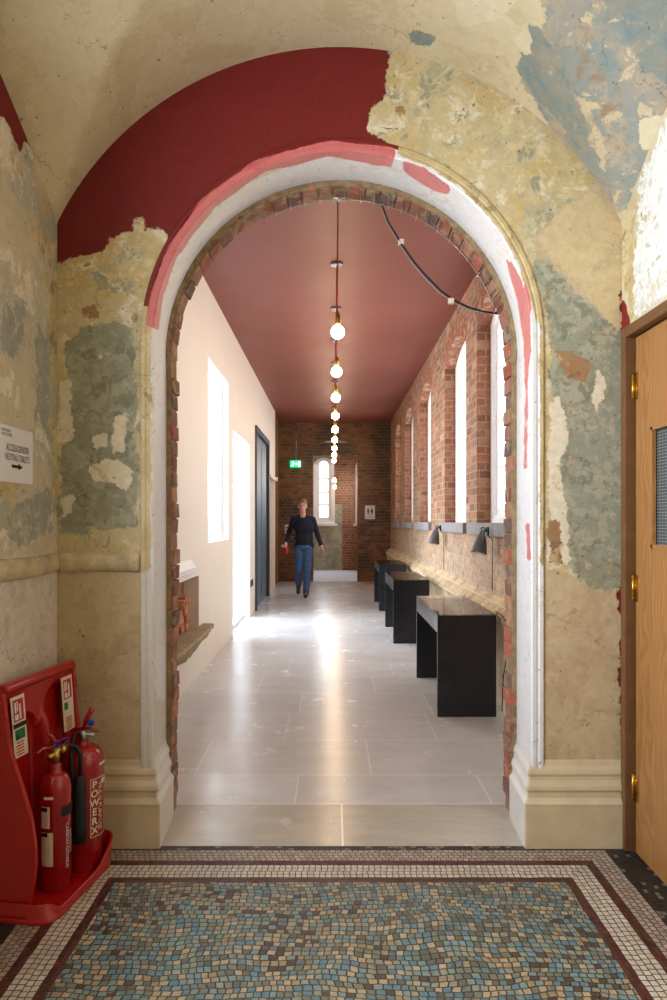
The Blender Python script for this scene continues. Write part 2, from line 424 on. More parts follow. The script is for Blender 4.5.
# mosaic floor
def mosaic():
    m, n = newmat('mosaic_tesserae'); p = n.pos(); s = n.sep(p)
    wob = n.sep(n.noise(p, 16, 3, .6, 0, True)); wx = n.math('MULTIPLY', n.math('SUBTRACT', wob[0], .5), .010); wy = n.math('MULTIPLY', n.math('SUBTRACT', wob[1], .5), .010)
    x = n.math('ADD', s[0], wx); y = n.math('ADD', s[1], wy)
    cx, hx, yf = .027, .875, 2.588
    ex = n.math('SUBTRACT', n.math('ABSOLUTE', n.math('SUBTRACT', x, cx)), hx); ey = n.math('SUBTRACT', y, yf)
    e = n.math('MAXIMUM', ex, ey); side = n.math('GREATER_THAN', ex, ey)
    q = None
    for a, b, k in ((0, .035, 2), (.035, .13, 4), (.13, .165, 2), (.165, .252, 4), (.252, .40, 8)):
        t = n.mr(e, a, b, 0, k); q = t if q is None else n.math('ADD', q, t)
    al = n.math('ADD', n.math('MULTIPLY', side, y), n.math('MULTIPLY', n.math('SUBTRACT', 1.0, side), x))
    qr = n.math('FLOOR', q)
    rw = n.white(n.comb(qr, 5.0, 1.0))
    at = n.math('ADD', n.math('DIVIDE', al, .024), rw[0])
    bi = n.math('FLOOR', at)
    # field: wandering rows
    w2 = n.sep(n.noise(p, 2.3, 3, .5, 0, True))
    fx = n.math('ADD', x, n.math('MULTIPLY', w2[0], .13)); fy = n.math('ADD', y, n.math('MULTIPLY', w2[1], .13))
    fvv = n.math('DIVIDE', fy, .0235); fr = n.math('FLOOR', fvv); rw2 = n.white(n.comb(fr, 9.0, 2.0))
    fuu = n.math('ADD', n.math('DIVIDE', fx, .026), rw2[0]); fc = n.math('FLOOR', fuu)
    inf = n.math('LESS_THAN', e, 0.0)
    U = n.math('ADD', n.math('MULTIPLY', inf, n.math('FRACT', fuu)), n.math('MULTIPLY', n.math('SUBTRACT', 1.0, inf), n.math('FRACT', at)))
    V = n.math('ADD', n.math('MULTIPLY', inf, n.math('FRACT', fvv)), n.math('MULTIPLY', n.math('SUBTRACT', 1.0, inf), n.math('FRACT', q)))
    du = n.math('MINIMUM', U, n.math('SUBTRACT', 1.0, U)); dv = n.math('MINIMUM', V, n.math('SUBTRACT', 1.0, V))
    ed = n.math('MINIMUM', du, dv); ed = n.math('ADD', ed, n.math('MULTIPLY', n.math('SUBTRACT', n.noise(p, 160, 2), .5), .1))
    mk = n.mr(ed, .04, .11)
    wf = n.white(n.comb(fc, fr, 0.0)); wb = n.white(n.comb(bi, qr, 7.0))
    big = n.noise(p, 1.6, 3, .5)
    sel = n.math('ADD', wf[0], n.math('MULTIPLY', n.math('SUBTRACT', big, .5), .9), None, True)
    fcol = n.ramp(sel, [(0, rgb(100, 102, 92)), (.12, rgb(98, 132, 144)), (.27, rgb(124, 148, 146)), (.44, rgb(118, 124, 108)), (.56, rgb(146, 148, 130)), (.70, rgb(180, 162, 132)), (.86, rgb(160, 142, 112)), (.96, rgb(84, 72, 62))], True)
    redc = n.mix(wb[0], rgb(70, 28, 26), rgb(104, 50, 44)); whc = n.mix(wb[0], rgb(196, 184, 164), rgb(214, 206, 194))
    pkc = n.mix(wb[0], rgb(158, 142, 132), rgb(190, 174, 162)); bkc = n.mix(n.math('GREATER_THAN', wb[0], .85), rgb(40, 38, 40), rgb(120, 112, 104))
    bc = n.mix(n.math('GREATER_THAN', qr, 1.5), redc, whc); bc = n.mix(n.math('GREATER_THAN', qr, 5.5), bc, redc)
    bc = n.mix(n.math('GREATER_THAN', qr, 7.5), bc, pkc); bc = n.mix(n.math('GREATER_THAN', qr, 11.5), bc, bkc)
    col = n.mix(inf, bc, fcol)
    col = n.vm('SCALE', col, sc=n.mr(n.noise(p, 60, 4), .3, .7, .82, 1.12))
    col = n.vm('SCALE', col, sc=n.mr(n.noise(p, 2.5, 5, .7), .3, .7, .78, 1.08))
    col = n.mix(mk, rgb(48, 40, 32), col)
    n.fin(col, n.mr(n.noise(p, 9, 3), .35, .65, .38, .6), n.bump(n.math('ADD', mk, n.math('MULTIPLY', wf[0], .3)), .6, .003))
    return m
m_mosaic = mosaic()

def slabs():
    m, n = newmat('limestone_slabs'); p = n.pos(); s = n.sep(p)
    v = n.math('DIVIDE', n.math('SUBTRACT', s[1], 3.10), .585); row = n.math('FLOOR', v)
    rw = n.white(n.comb(row, 4.0, 1.0)); u = n.math('ADD', n.math('DIVIDE', s[0], .98), n.math('MULTIPLY', rw[0], 1.0)); ci = n.math('FLOOR', u)
    fu = n.math('MULTIPLY', n.math('FRACT', u), .98); fv = n.math('MULTIPLY', n.math('FRACT', v), .585)
    ed = n.math('MINIMUM', n.math('MINIMUM', fu, n.math('SUBTRACT', .98, fu)), n.math('MINIMUM', fv, n.math('SUBTRACT', .585, fv)))
    thr = n.math('GREATER_THAN', s[1], 3.306)
    ed2 = n.math('MINIMUM', n.math('ABSOLUTE', n.math('SUBTRACT', s[0], .04)), n.math('ABSOLUTE', n.math('SUBTRACT', s[1], 3.306)))
    ed = n.math('ADD', n.math('MULTIPLY', thr, n.math('MINIMUM', ed, n.math('ABSOLUTE', n.math('SUBTRACT', s[1], 3.306)))), n.math('MULTIPLY', n.math('SUBTRACT', 1.0, thr), ed2))
    jt = n.mr(ed, .0028, .0050)
    wn = n.white(n.comb(ci, row, 2.0))
    c = n.ramp(wn[0], [(0, rgb(200, 203, 207)), (.5, rgb(213, 215, 218)), (1, rgb(206, 207, 208))])
    st = n.vm('MULTIPLY', p, (1, 3.0, 1))
    cl = n.noise(n.vm('ADD', st, n.comb(n.math('MULTIPLY', wn[0], 20), 0, 0)), 2.2, 8, .68, 1.2)
    c = n.vm('SCALE', c, sc=n.mr(cl, .3, .7, .92, 1.05))
    c = n.vm('SCALE', c, sc=n.mr(n.noise(p, 5, 8, .75), .3, .7, .93, 1.05))
    c = n.mix(n.math('MULTIPLY', n.math('SUBTRACT', 1.0, thr), .8), c, n.vm('SCALE', lin((186, 178, 162)), sc=n.mr(cl, .3, .7, .85, 1.1)))
    c = n.mix(jt, rgb(232, 230, 227), c)
    n.fin(c, n.mr(n.noise(p, 3, 6, .7), .3, .7, .16, .30), n.bump(n.noise(p, 7, 3), .04, .01))
    n.b.inputs['Specular IOR Level'].default_value = .36
    return m
m_slab = slabs()

def wood(name, c1, c2, grain='y'):
    m, n = newmat(name); p = n.pos(); q = n.vm('MULTIPLY', p, (4, 9, .9))
    w = n.n('ShaderNodeTexWave'); w.wave_type = 'BANDS'; w.bands_direction = 'Y'
    n.put(w.inputs['Vector'], n.vm('ADD', q, n.vm('SCALE', n.noise(n.vm('MULTIPLY', p, (2, 2, .8)), 1.6, 3, .5, 0, True), sc=3.2)))
    w.inputs['Scale'].default_value = 1.6; w.inputs['Distortion'].default_value = 2.5; w.inputs['Detail'].default_value = 3
    f = n.noise(n.vm('MULTIPLY', p, (60, 160, 5)), 1, 4, .6)
    c = n.mix(n.math('MULTIPLY', w.outputs[1], .55), c1, c2); c = n.vm('SCALE', c, sc=n.mr(f, .3, .7, .88, 1.1))
    n.fin(c, .38, n.bump(f, .15, .002)); return m
m_oak = wood('varnished_oak_veneer', rgb(170, 120, 70), rgb(132, 88, 48))

def wired():
    m, n = newmat('wired_glass'); p = n.pos(); s = n.sep(p)
    a = n.math('FRACT', n.math('DIVIDE', s[1], .0127)); b = n.math('FRACT', n.math('DIVIDE', s[2], .0127))
    l = n.math('MAXIMUM', n.math('LESS_THAN', a, .14), n.math('LESS_THAN', b, .14))
    c = n.mix(l, rgb(66, 76, 78), rgb(128, 134, 132)); n.fin(c, n.mix(l, (.06, .06, .06, 1), (.4, .4, .4, 1))); return m
m_wired = wired()

# ------------------------------------------------------------------ dimensions
YF, YP, YB0, YB1 = 2.886, 2.856, 3.172, 3.285      # wall face, plinth front, brick ring front and back
XL, XR = -1.196, 1.248
ACX, AZ = .038, 2.185                              # arch centre
R0, R1, RB = .815, .832, .804
LCX, LCZ, LR = .026, 2.091, 1.362                  # wall arch against the vault
CXL, CXR, CZ, CY1 = -1.228, 1.332, 3.712, 15.6     # corridor
BAY = 2.42; YBACK = YF-2*BAY
def z1(x):
    return LCZ+math.sqrt(max(LR*LR-(x-LCX)**2, .01))
def tt_of(y):
    t = (YF-y) % BAY; return min(t, BAY-t)
ZE = z1(XL)
def zside(y):
    t = tt_of(y); return ZE+.80*t-.33*t*t
def zvault(x, y):
    t = tt_of(y); left = x < LCX; s = (x-XL) if left else (XR-x)
    if s >= t: return z1(x)
    g = z1(XL+t if left else XR-t); a = s/max(t, 1e-6)
    return zside(y)*(1-a)+g*a+.02*math.sin(PI*a)*min(t, 1)

def grid(us, vs, fn, skip=None, flip=False):
    mb = MB(); nu, nv = len(us), len(vs); V = [fn(u, v) for v in vs for u in us]; Fc = []
    for j in range(nv-1):
        for i in range(nu-1):
            if skip and skip((us[i]+us[i+1])/2, (vs[j]+vs[j+1])/2): continue
            q = (j*nu+i, j*nu+i+1, (j+1)*nu+i+1, (j+1)*nu+i); Fc.append(q[::-1] if flip else q)
    mb.add(V, Fc, 0, True); return mb

# ------------------------------------------------------------------ vestibule
def arch_dir(th): return math.cos(th), math.sin(th)
def outer_hit(th):
    dx, dz = arch_dir(th); ts = []
    if dx > 1e-6: ts.append((XR-ACX)/dx)
    if dx < -1e-6: ts.append((XL-ACX)/dx)
    tw = min(ts) if ts else 99
    ox, oz = ACX-LCX, AZ-LCZ; b = ox*dx+oz*dz; c = ox*ox+oz*oz-LR*LR; tc = -b+math.sqrt(b*b-c)
    return min(tw, tc)
RM = .871
inner, outer = [], []
nj = 150; na = 210
for i in range(nj):
    z = AZ*i/nj; inner.append((ACX-RM, z)); outer.append((XL, z))
for i in range(na+1):
    th = PI-PI*i/na; dx, dz = arch_dir(th); r = outer_hit(th)
    inner.append((ACX+RM*dx, AZ+RM*dz)); outer.append((ACX+r*dx, AZ+r*dz))
for i in range(nj):
    z = AZ*(1-(i+1)/nj); inner.append((ACX+RM, z)); outer.append((XR, z))
mb = MB(); nr = 34; V = []
for (a, b), (c, d) in zip(inner, outer):
    for k in range(nr+1):
        t = k/nr; V.append((a+(c-a)*t, YF, b+(d-b)*t))
Fc = []
for i in range(len(inner)-1):
    for k in range(nr):
        j = i*(nr+1)+k; Fc.append((j, j+1, j+nr+2, j+nr+1))
mb.add(V, Fc, 0, True)
P_red = [(57, 150), (62, 120), (120, 40), (330, 20), (386, 20), (389, 60), (388, 80), (386, 97), (370, 110), (368, 130), (399, 148), (397, 170), (330, 175), (240, 205), (190, 260),
         (165, 310), (148, 310), (152, 285), (160, 262), (168, 250), (170, 236), (160, 225), (145, 227), (144, 215), (133, 217), (133, 230), (108, 238), (106, 251), (84, 256), (57, 262), (50, 262)]
P_rough = [(50, 262), (57, 230), (170, 215), (172, 300), (150, 320), (152, 553), (40, 553), (40, 262)]
P_rough2 = [(360, 40), (450, 60), (540, 120), (600, 180), (592, 190), (560, 208), (533, 240), (545, 300), (545, 420), (542, 560), (520, 560), (500, 300), (440, 190), (395, 165), (360, 150)]
P_tealL = [(66, 345), (84, 328), (112, 322), (134, 330), (137, 380), (136, 440), (138, 530), (120, 528), (80, 530), (58, 536), (58, 470), (74, 430), (70, 380)]
P_tealR = [(552, 262), (566, 276), (584, 300), (604, 316), (624, 305), (626, 590), (590, 588), (580, 580), (566, 560), (560, 470), (556, 430), (552, 380), (548, 320)]
P_tealR2 = [(535, 262), (550, 258), (560, 285), (556, 315), (545, 318)]
P_roughR = [(535, 330), (626, 330), (626, 590), (592, 590), (580, 577), (545, 568), (540, 540)]
P_creamR = [(549, 400), (560, 395), (572, 440), (560, 460), (566, 500), (571, 560), (560, 566), (548, 562)]
P_creamR2 = [(598, 370), (606, 380), (596, 412), (592, 395)]
P_creamL = [[(100, 352), (112, 350), (110, 360), (99, 358)], [(115, 412), (128, 414), (124, 450), (113, 452)], [(88, 468), (110, 460), (134, 468), (128, 494), (108, 480), (92, 482)], [(95, 438), (108, 436), (106, 446), (96, 449)],
            [(58, 380), (74, 376), (72, 436), (58, 440)], [(62, 500), (78, 496), (72, 514), (60, 520)]]
P_sandR = [(592, 190), (622, 228), (626, 330), (610, 322), (590, 300), (566, 272), (545, 250), (540, 236), (562, 210)]
P_br = [[(77, 308), (96, 305), (100, 318), (84, 321)], [(133, 312), (141, 314), (140, 326), (133, 322)], [(548, 517), (560, 520), (563, 566), (550, 562)], [(567, 425), (575, 420), (573, 440), (566, 442), (570, 470), (567, 540), (571, 470)],
        [(396, 106), (405, 104), (406, 114), (397, 116)], [(512, 108), (520, 107), (519, 113)], [(555, 350), (590, 360), (588, 384), (570, 380)]]
P_below = [(40, 572), (160, 572), (160, 1000), (40, 1000)]
P_redR = [[(619, 290), (628, 290), (628, 345), (623, 346), (622, 330)], [(618, 590), (630, 560), (630, 790), (622, 790)]]
W = np.array(V)
mb.build('wall_front', m_arch, attrs={
    'sd_rough': np.maximum(sdf(W, [P_rough, P_rough2]), sdf(W, [P_roughR])), 'sd_teal': sdf(W, [P_tealL, P_tealR, P_tealR2]),
    'sd_cream': sdf(W, P_creamL+[P_creamR, P_creamR2]), 'sd_sand': sdf(W, [P_sandR]), 'sd_brown': sdf(W, P_br),
    'sd_red': sdf(W, [P_red]+P_redR)})
tagit(bpy.data.objects['wall_front'], 'peeling painted plaster wall around the arch', 'wall', kind='structure')

# moulding and white reveal swept round the opening
def arch_path(r, zb=0.0, nj=60, na=120):
    o = [(ACX-r, zb+(AZ-zb)*i/nj) for i in range(nj)]
    o += [(ACX+r*math.cos(PI-PI*i/na), AZ+r*math.sin(PI-PI*i/na)) for i in range(na+1)]
    o += [(ACX+r, AZ-(AZ-zb)*(i+1)/nj) for i in range(nj)]
    return o
prof = [(.873, YF+.002), (.871, YF-.006), (.867, YF-.009), (.852, YF-.010), (.848, YF-.004), (.842, YF-.004), (.838, YF-.008), (.822, YF-.009), (.815, YF-.002)]
prof += [(R0+(R1-R0)*k/8, YF-.004+(YB0+.01-YF)*k/8) for k in range(1, 9)]
paths = [arch_path(r) for r, y in prof]; n_ = len(paths[0]); V = []
for i in range(n_):
    for k, (r, y) in enumerate(prof):
        V.append((paths[k][i][0], y, paths[k][i][1]))
Fc = [(i*len(prof)+k, (i+1)*len(prof)+k, (i+1)*len(prof)+k+1, i*len(prof)+k+1) for i in range(n_-1) for k in range(len(prof)-1)]
mb = MB(); mb.add(V, Fc, 0, False)
W = np.array(V)
P_pink = [[(146, 325), (150, 296), (165, 252), (200, 200), (255, 160), (330, 140), (397, 148), (392, 168), (345, 159), (330, 156), (265, 172), (215, 207), (176, 258), (163, 300), (158, 330)],
          [(402, 160), (425, 168), (452, 188), (448, 194), (432, 190), (404, 172)],
          [(505, 258), (512, 262), (521, 280), (530, 312), (531, 350), (528, 372), (527, 470), (524, 470), (525, 372), (523, 340), (516, 295)],
          [(523, 270), (530, 300), (532, 313), (527, 308)], [(525, 522), (530, 520), (531, 563), (527, 560)]]
P_mred = [[(120, 306), (120, 250), (165, 190), (240, 130), (330, 100), (397, 110), (399, 150), (330, 145), (262, 160), (206, 200), (172, 250), (160, 290), (156, 306)]]
P_mwhite = [[(496, 300), (538, 240), (552, 340), (544, 480), (546, 570), (546, 900), (500, 900)], [(340, 120), (460, 130), (530, 230), (536, 330), (505, 330), (470, 240), (340, 190)], [(150, 320), (190, 200), (340, 150), (340, 200), (200, 260), (170, 360), (170, 700), (155, 700)]]
P_myel = [[(130, 310), (151, 305), (152, 400), (150, 572), (130, 572)], [(399, 110), (480, 130), (550, 210), (570, 330), (570, 565), (541, 565), (539, 330), (517, 260), (500, 228), (460, 188), (430, 168), (399, 154)]]
o = mb.build('trim_1', m_white, attrs={'sd_yellow': sdf(W, P_myel), 'sd_white': sdf(W, P_mwhite), 'sd_red': sdf(W, P_mred), 'sd_pink': sdf(W, P_pink)})
tagit(o, 'white plaster moulding and reveal of the arch with pink paint streaks', 'moulding', kind='structure')

# structural backing of the arch wall (corridor side) with the brick ring
mb = MB()
Wd = [(YB1, 1)]
inn = arch_path(RB+.005, 0, 40, 80)
out = []
for (x, z) in inn:
    if z < AZ: out.append((-1.42 if x < ACX else 1.52, z))
    else:
        dx, dz = x-ACX, z-AZ; L = math.hypot(dx, dz); dx /= L; dz /= L
        ts = [(3.9-AZ)/dz] if dz > 1e-6 else []
        ts.append((1.52-ACX)/dx if dx > 1e-6 else ((-1.42-ACX)/dx if dx < -1e-6 else 99)); t = min(ts); out.append((ACX+dx*t, AZ+dz*t))
for i in range(len(inn)-1):
    a, b, c, d = inn[i], inn[i+1], out[i+1], out[i]
    mb.quad((a[0], YB1-.01, a[1]), (b[0], YB1-.01, b[1]), (c[0], YB1-.01, c[1]), (d[0], YB1-.01, d[1]), 1)
    mb.quad((a[0], YB0-.004, a[1]), (b[0], YB0-.004, b[1]), (b[0], YB1-.01, b[1]), (a[0], YB1-.01, a[1]), 0)
# rough face between plaster edge and brick
i2 = arch_path(RB+.05, 0, 40, 80)
for i in range(len(inn)-1):
    a, b, c, d = inn[i], inn[i+1], i2[i+1], i2[i]
    mb.quad((a[0], YB0-.004, a[1]), (d[0], YB0-.004, d[1]), (c[0], YB0-.004, c[1]), (b[0], YB0-.004, b[1]), 0)
o = mb.build('wall_back', [m_mort, m_cwhite]); tagit(o, 'corridor side of the arch wall', 'wall', kind='structure')
mb = MB()
def brick(mb, M, sx, sy, sz):
    j = .004
    vs = []
    for z in (0, 1):
        for y in (-.5, .5):
            for x in (0, 1):
                vs.append(M @ Vector((x*sx+random.uniform(-j, j), y*sy+random.uniform(-j*.6, j*.6), (z-.5)*sz+random.uniform(-j, j)*.6)))
    mb.add(vs, [(0, 2, 3, 1), (4, 5, 7, 6), (0, 1, 5, 4), (2, 6, 7, 3), (0, 4, 6, 2), (1, 3, 7, 5)], 0, False, random.random())
z = .005
while z < AZ-.03:
    for sgn in (-1, 1):
        pr = random.uniform(-.010, .006)
        M = Matrix.Translation((ACX+sgn*(RB+pr), (YB0+YB1)/2+random.uniform(-.006, .004), z+.033)) @ (Matrix.Rotation(0 if sgn > 0 else PI, 4, 'Z'))
        brick(mb, M, .07, .112, .067)
    z += .0745
nb = int(PI*RB/.076)
for i in range(nb):
    th = PI*(i+.5)/nb
    M = Matrix.Translation((ACX, (YB0+YB1)/2+random.uniform(-.005, .005), AZ)) @ Matrix.Rotation(-th, 4, 'Y') @ Matrix.Translation((RB+random.uniform(-.006, .004), 0, 0))
    brick(mb, M, .07, .112, .069)
o = mb.build('trim_2', m_bp, bevel=.004); tagit(o, 'exposed rough brick lining of the arch', 'brickwork', kind='structure')
mb = MB(); cr = np.random.default_rng(9)
cols = [arch_path(r, 0, 110, 160) for r in (.846, .838, .826, .812)]; Vc = []; m_ = len(cols[0])
for i in range(m_):
    jam = cols[0][i][1] < AZ-.02; k_ = .45 if jam else 1.0
    w_ = cr.normal(0, .004, 4)
    for q, (r, dy) in enumerate(((.846, .0), (.838, -.012), (.826, -.016), (.812+(.014 if jam else 0), .004))):
        x, z = cols[q][i]; cx_, cz_ = x-ACX, max(z-AZ, 0); L = math.hypot(cx_, cz_); sc_ = (L+w_[q]+(.014 if jam and q == 3 else 0))/L
        Vc.append((ACX+cx_*sc_, YB0+dy*k_-.002, (AZ+cz_*sc_) if z > AZ else z))
mb.add(Vc, [(i*4+k, i*4+k+1, (i+1)*4+k+1, (i+1)*4+k) for i in range(m_-1) for k in range(3)], 0, False)
o = mb.build('trim_9', m_mort); tagit(o, 'rough mortar edge between the white reveal and the brick lining', 'mortar', kind='structure')
# metal strap with wire ties pinned on the arch soffit
mb = MB()
a0, a1 = 118, 18
for yy in (YB1-.02,):
    mb.tube([(ACX+(RB-.012)*math.cos(math.radians(a)), yy, AZ+(RB-.012)*math.sin(math.radians(a))) for a in np.linspace(a0, a1, 50)], .0022, 6)
for a in np.linspace(a0, a1, 21):
    r_ = math.radians(a+random.uniform(-1, 1)); c_, s_ = math.cos(r_), math.sin(r_)
    mb.tube([(ACX+(RB-.008)*c_, YB0+.0, AZ+(RB-.008)*s_), (ACX+(RB-.013)*c_, YB1+.003, AZ+(RB-.013)*s_), (ACX+(RB+.03)*c_, YB1+.006, AZ+(RB+.03)*s_)], .0022, 6)
o = mb.build('wire_tie_strap', m_mesh); tagit(o, 'thin metal strap with wire ties along the underside of the brick arch', 'strap')

# vault
us = list(np.linspace(XL, XR, 110)); vs = sorted(set(list(np.linspace(YBACK, 1.6, 60))+list(np.linspace(1.6, YF, 110))))
mb = grid(us, vs, lambda x, y: (x, y, zvault(x, y)), flip=True)
W = np.array(mb.v)
P_bare = [(527, -60), (545, 20), (530, 50), (522, 80), (543, 118), (560, 150), (622, 235), (640, 180), (720, 60), (720, -60)]
P_vblue = [[(533, 22), (560, 60), (590, 130), (585, 160), (555, 118), (530, 90), (519, 70), (522, 50)], [(590, -20), (680, -20), (680, 90), (640, 70), (620, 20)], [(405, 34), (418, 30), (436, 36), (430, 44), (412, 44)]]
P_vpale = [[(450, -5), (520, -5), (500, 22), (460, 28)], [(512, 36), (530, 30), (532, 55), (520, 58)], [(640, 120), (667, 115), (660, 150), (640, 150)]]
o = mb.build('ceiling', m_vault, attrs={'sd_bare': sdf(W, [P_bare]), 'sd_blue': sdf(W, P_vblue), 'sd_pale': sdf(W, P_vpale)})
tagit(o, 'cream painted groin vault peeling to blue and grey on the right', 'ceiling', kind='structure')

# side walls
WIN_L = (.35, 1.95, 1.1, 2.75)
ysl = sorted(set(list(np.linspace(YBACK, 1.5, 50))+list(np.linspace(1.5, YF, 110))+[WIN_L[0], WIN_L[1]]))
ts = list(np.linspace(0, 1, 160))
def wz(y, t):
    return t*zside(y)
def sk(y, t): return WIN_L[0] < y < WIN_L[1] and WIN_L[2] < wz(y, t) < WIN_L[3]
mb = grid(ysl, ts, lambda y, t: (XL, y, wz(y, t)), skip=sk, flip=True)
W = np.array(mb.v)
PL_red = [(-60, -40), (0, 60), (60, 205), (40, 160), (24, 140), (20, 152), (12, 134), (4, 118), (-10, 110), (-60, 60)]
o = mb.build('wall_left', m_left, attrs={'sd_rough': sdf(W, [[(-300, -100), (62, 100), (62, 556), (-300, 556)]]),
    'sd_yellow': sdf(W, [[(26, 150), (58, 205), (62, 300), (62, 556), (52, 500), (50, 400), (47, 300), (40, 220)], [(-20, 480), (22, 478), (16, 520), (-20, 545)]]),
    'sd_blue': sdf(W, [[(10, 505), (50, 490), (52, 530), (20, 548), (5, 535)], [(34, 320), (50, 340), (50, 440), (36, 420)], [(0, 290), (24, 300), (20, 360), (0, 350)]]),
    'sd_red': sdf(W, [PL_red])})
tagit(o, 'mottled left wall of the vestibule with a dado rail', 'wall', kind='structure')
DOOR = (1.78, 2.86, 0, 2.215)
def tr(y, t): return t*zside(y)
ysr = sorted(set(list(np.linspace(YBACK, 1.5, 50))+list(np.linspace(1.5, YF, 110))+[DOOR[0], DOOR[1]]))
def zr(y, t):   # a row falls exactly on the door head
    return t*2*DOOR[3] if t <= .5 else DOOR[3]+(t-.5)*2*(zside(y)-DOOR[3])
mb = grid(ysr, ts if False else list(np.linspace(0, 1, 161)), lambda y, t: (XR, y, zr(y, t)), skip=lambda y, t: DOOR[0] < y < DOOR[1] and zr(y, t) < DOOR[3])
W = np.array(mb.v)
o = mb.build('wall_right', m_right, attrs={'sd_yellow': sdf(W, [[(615, 225), (634, 190), (640, 250), (634, 318), (612, 330), (612, 900), (632, 900), (632, 330)]]),
    'sd_white': sdf(W, [[(636, 230), (640, 180), (667, 120), (900, -200), (900, 310), (667, 298), (633, 318)]]),
    'sd_red': sdf(W, [[(612, 296), (624, 300), (630, 322), (626, 345), (612, 340)]])})
tagit(o, 'peeling right wall of the vestibule above and beside the oak door', 'wall', kind='structure')
# rear wall of the vestibule, behind the viewer
mb = grid(list(np.linspace(XL, XR, 30)), list(np.linspace(0, 1, 10)), lambda x, t: (x, YBACK, t*z1(x)))
o = mb.build('wall_rear', m_plinth); tagit(o, 'plain rear wall of the vestibule behind the viewer', 'wall', kind='structure')

# vestibule floor
mb = MB(); mb.quad((XL, YBACK, 0), (XR+.12, YBACK, 0), (XR+.12, 2.878, 0), (XL, 2.878, 0))
o = mb.build('floor', m_mosaic); tagit(o, 'mosaic floor with blue field and dark red border lines', 'floor', kind='structure')
# black mosaic grit line against the slab
# dado rail
def half_round(mb, path, r, seg=10):
    V = []
    for (x, y, z, nx, ny) in path:
        for k in range(seg+1):
            a = -PI/2+PI*k/seg; V.append((x+nx*r*.62*math.cos(a), y+ny*r*.62*math.cos(a), z+r*math.sin(a)))
    n = seg+1
    mb.add(V, [(i*n+k, i*n+k+1, (i+1)*n+k+1, (i+1)*n+k) for i in range(len(path)-1) for k in range(seg)]+[tuple(range(n)), tuple((len(path)-1)*n+k for k in range(n))], 0, True)
mb = MB(); half_round(mb, [(XL, y, 1.222+.003*math.sin(y*9), 1, 0) for y in np.linspace(1.3, YF-.02, 40)], .042)
o = mb.build('trim_3', m_railp); tagit(o, 'rounded plaster dado rail along the left wall', 'dado rail', kind='structure')
mb = MB(); half_round(mb, [(x, YF, 1.222+.003*math.sin(x*11), 0, -1) for x in np.linspace(XL+.02, -.838, 20)], .042)
o = mb.build('trim_4', m_railp); tagit(o, 'rounded plaster dado rail on the wall left of the arch', 'dado rail', kind='structure')

# moulded plinths
pp = [(0, .034), (.180, .034), (.190, .036), (.200, .028), (.212, .020), (.235, .020), (.246, .026), (.262, .024), (.285, .014), (.300, .012), (.312, .016), (.328, .012), (.345, .004), (.372, .0)]
def plinth(sgn):
    mb = MB(); xe = XL if sgn < 0 else XR
    V = []
    for (z, o_) in pp:
        xc = ACX+sgn*(R0-o_)            # corner
        pts = [(xe, YF-o_)]+[(xe+(xc-xe)*t, YF-o_) for t in (.33, .66)]+[(xc+sgn*.004, YF-o_), (xc, YF-o_+.006)]
        pts += [(ACX+sgn*(R0-o_+(R1-R0)*t), YF+(YB0-YF)*t) for t in (.5, .8, .99)]
        V += [(x, y, z) for x, y in pts]
    n = 8
    Fc = [(j*n+i, j*n+i+1, (j+1)*n+i+1, (j+1)*n+i) for j in range(len(pp)-1) for i in range(n-1)]
    mb.add(V, Fc, 0, False); mb.mi = [1 if k % (n-1) >= 4 else 0 for k in range(len(Fc))]
    mb.f.append([len(V)-n+i for i in range(n)]) ; mb.mi.append(0); mb.sm.append(False); mb.rn.append(0)
    return mb
mb = plinth(-1); o = mb.build('baseboard_left', [m_plinth, m_pwhite], bevel=.003); tagit(o, 'moulded cream plinth at the foot of the arch, left side', 'plinth', kind='structure')
mb = plinth(1); o = mb.build('baseboard_right', [m_plinth, m_pwhite], bevel=.003); tagit(o, 'moulded cream plinth at the foot of the arch beside the oak door', 'plinth', kind='structure')

# oak door with frame, right wall
d = empty('door_1', (XR+.03, DOOR[0]+.04, 0), 'varnished oak door with a wired glass panel', 'door', kind='structure')
DX0, DX1 = XR+.024, XR+.068; y0, y1, zt = DOOR[0]+.045, DOOR[1]-.055, 2.172
gy0, gy1, gz0, gz1 = 2.10, 2.668, 1.294, 1.778
mb = MB()
for (a, b, c, e) in ((y0, gy0, .008, zt), (gy1, y1, .008, zt), (gy0, gy1, .008, gz0), (gy0, gy1, gz1, zt)):
    mb.box(DX0, DX1, a, b, c, e)
mb.build('door_leaf', m_oak, d)
mb = MB()
for (a, b, c, e) in ((gy0, gy0+.014, gz0, gz1), (gy1-.014, gy1, gz0, gz1), (gy0, gy1, gz0, gz0+.014), (gy0, gy1, gz1-.014, gz1)):
    mb.box(DX0-.004, DX0+.012, a, b, c, e)
mb.build('glazing_bead', m_oak, d)
mb = MB(); mb.box(DX0+.018, DX0+.024, gy0, gy1, gz0, gz1); mb.build('pane', m_wired, d)
mb = MB()
mb.box(XR-.012, XR+.11, DOOR[1]-.03, DOOR[1]+.012, 0, 2.225); mb.box(XR+.05, XR+.11, DOOR[1]-.056, DOOR[1]-.03, 0, 2.18)
mb.box(XR-.012, XR+.11, DOOR[0]-.012, DOOR[0]+.04, 0, 2.225); mb.box(XR-.012, XR+.11, DOOR[0]+.04, DOOR[1]-.03, 2.18, 2.225)
mb.build('door_frame', m_oakdark, d, bevel=.003)
for zc in (1.968, 1.120, .280):
    mb = MB(); mb.tube([(DX0-.010, y1+.006, zc-.055), (DX0-.010, y1+.006, zc+.055)], .006, 12)
    for k in range(5): mb.tube([(DX0-.010, y1+.006, zc-.044+k*.022), (DX0-.010, y1+.006, zc-.042+k*.022)], .0066, 12)
    mb.box(DX0-.004, DX0, y1-.022, y1+.005, zc-.055, zc+.055)
    mb.build('hinge', m_brass, d)
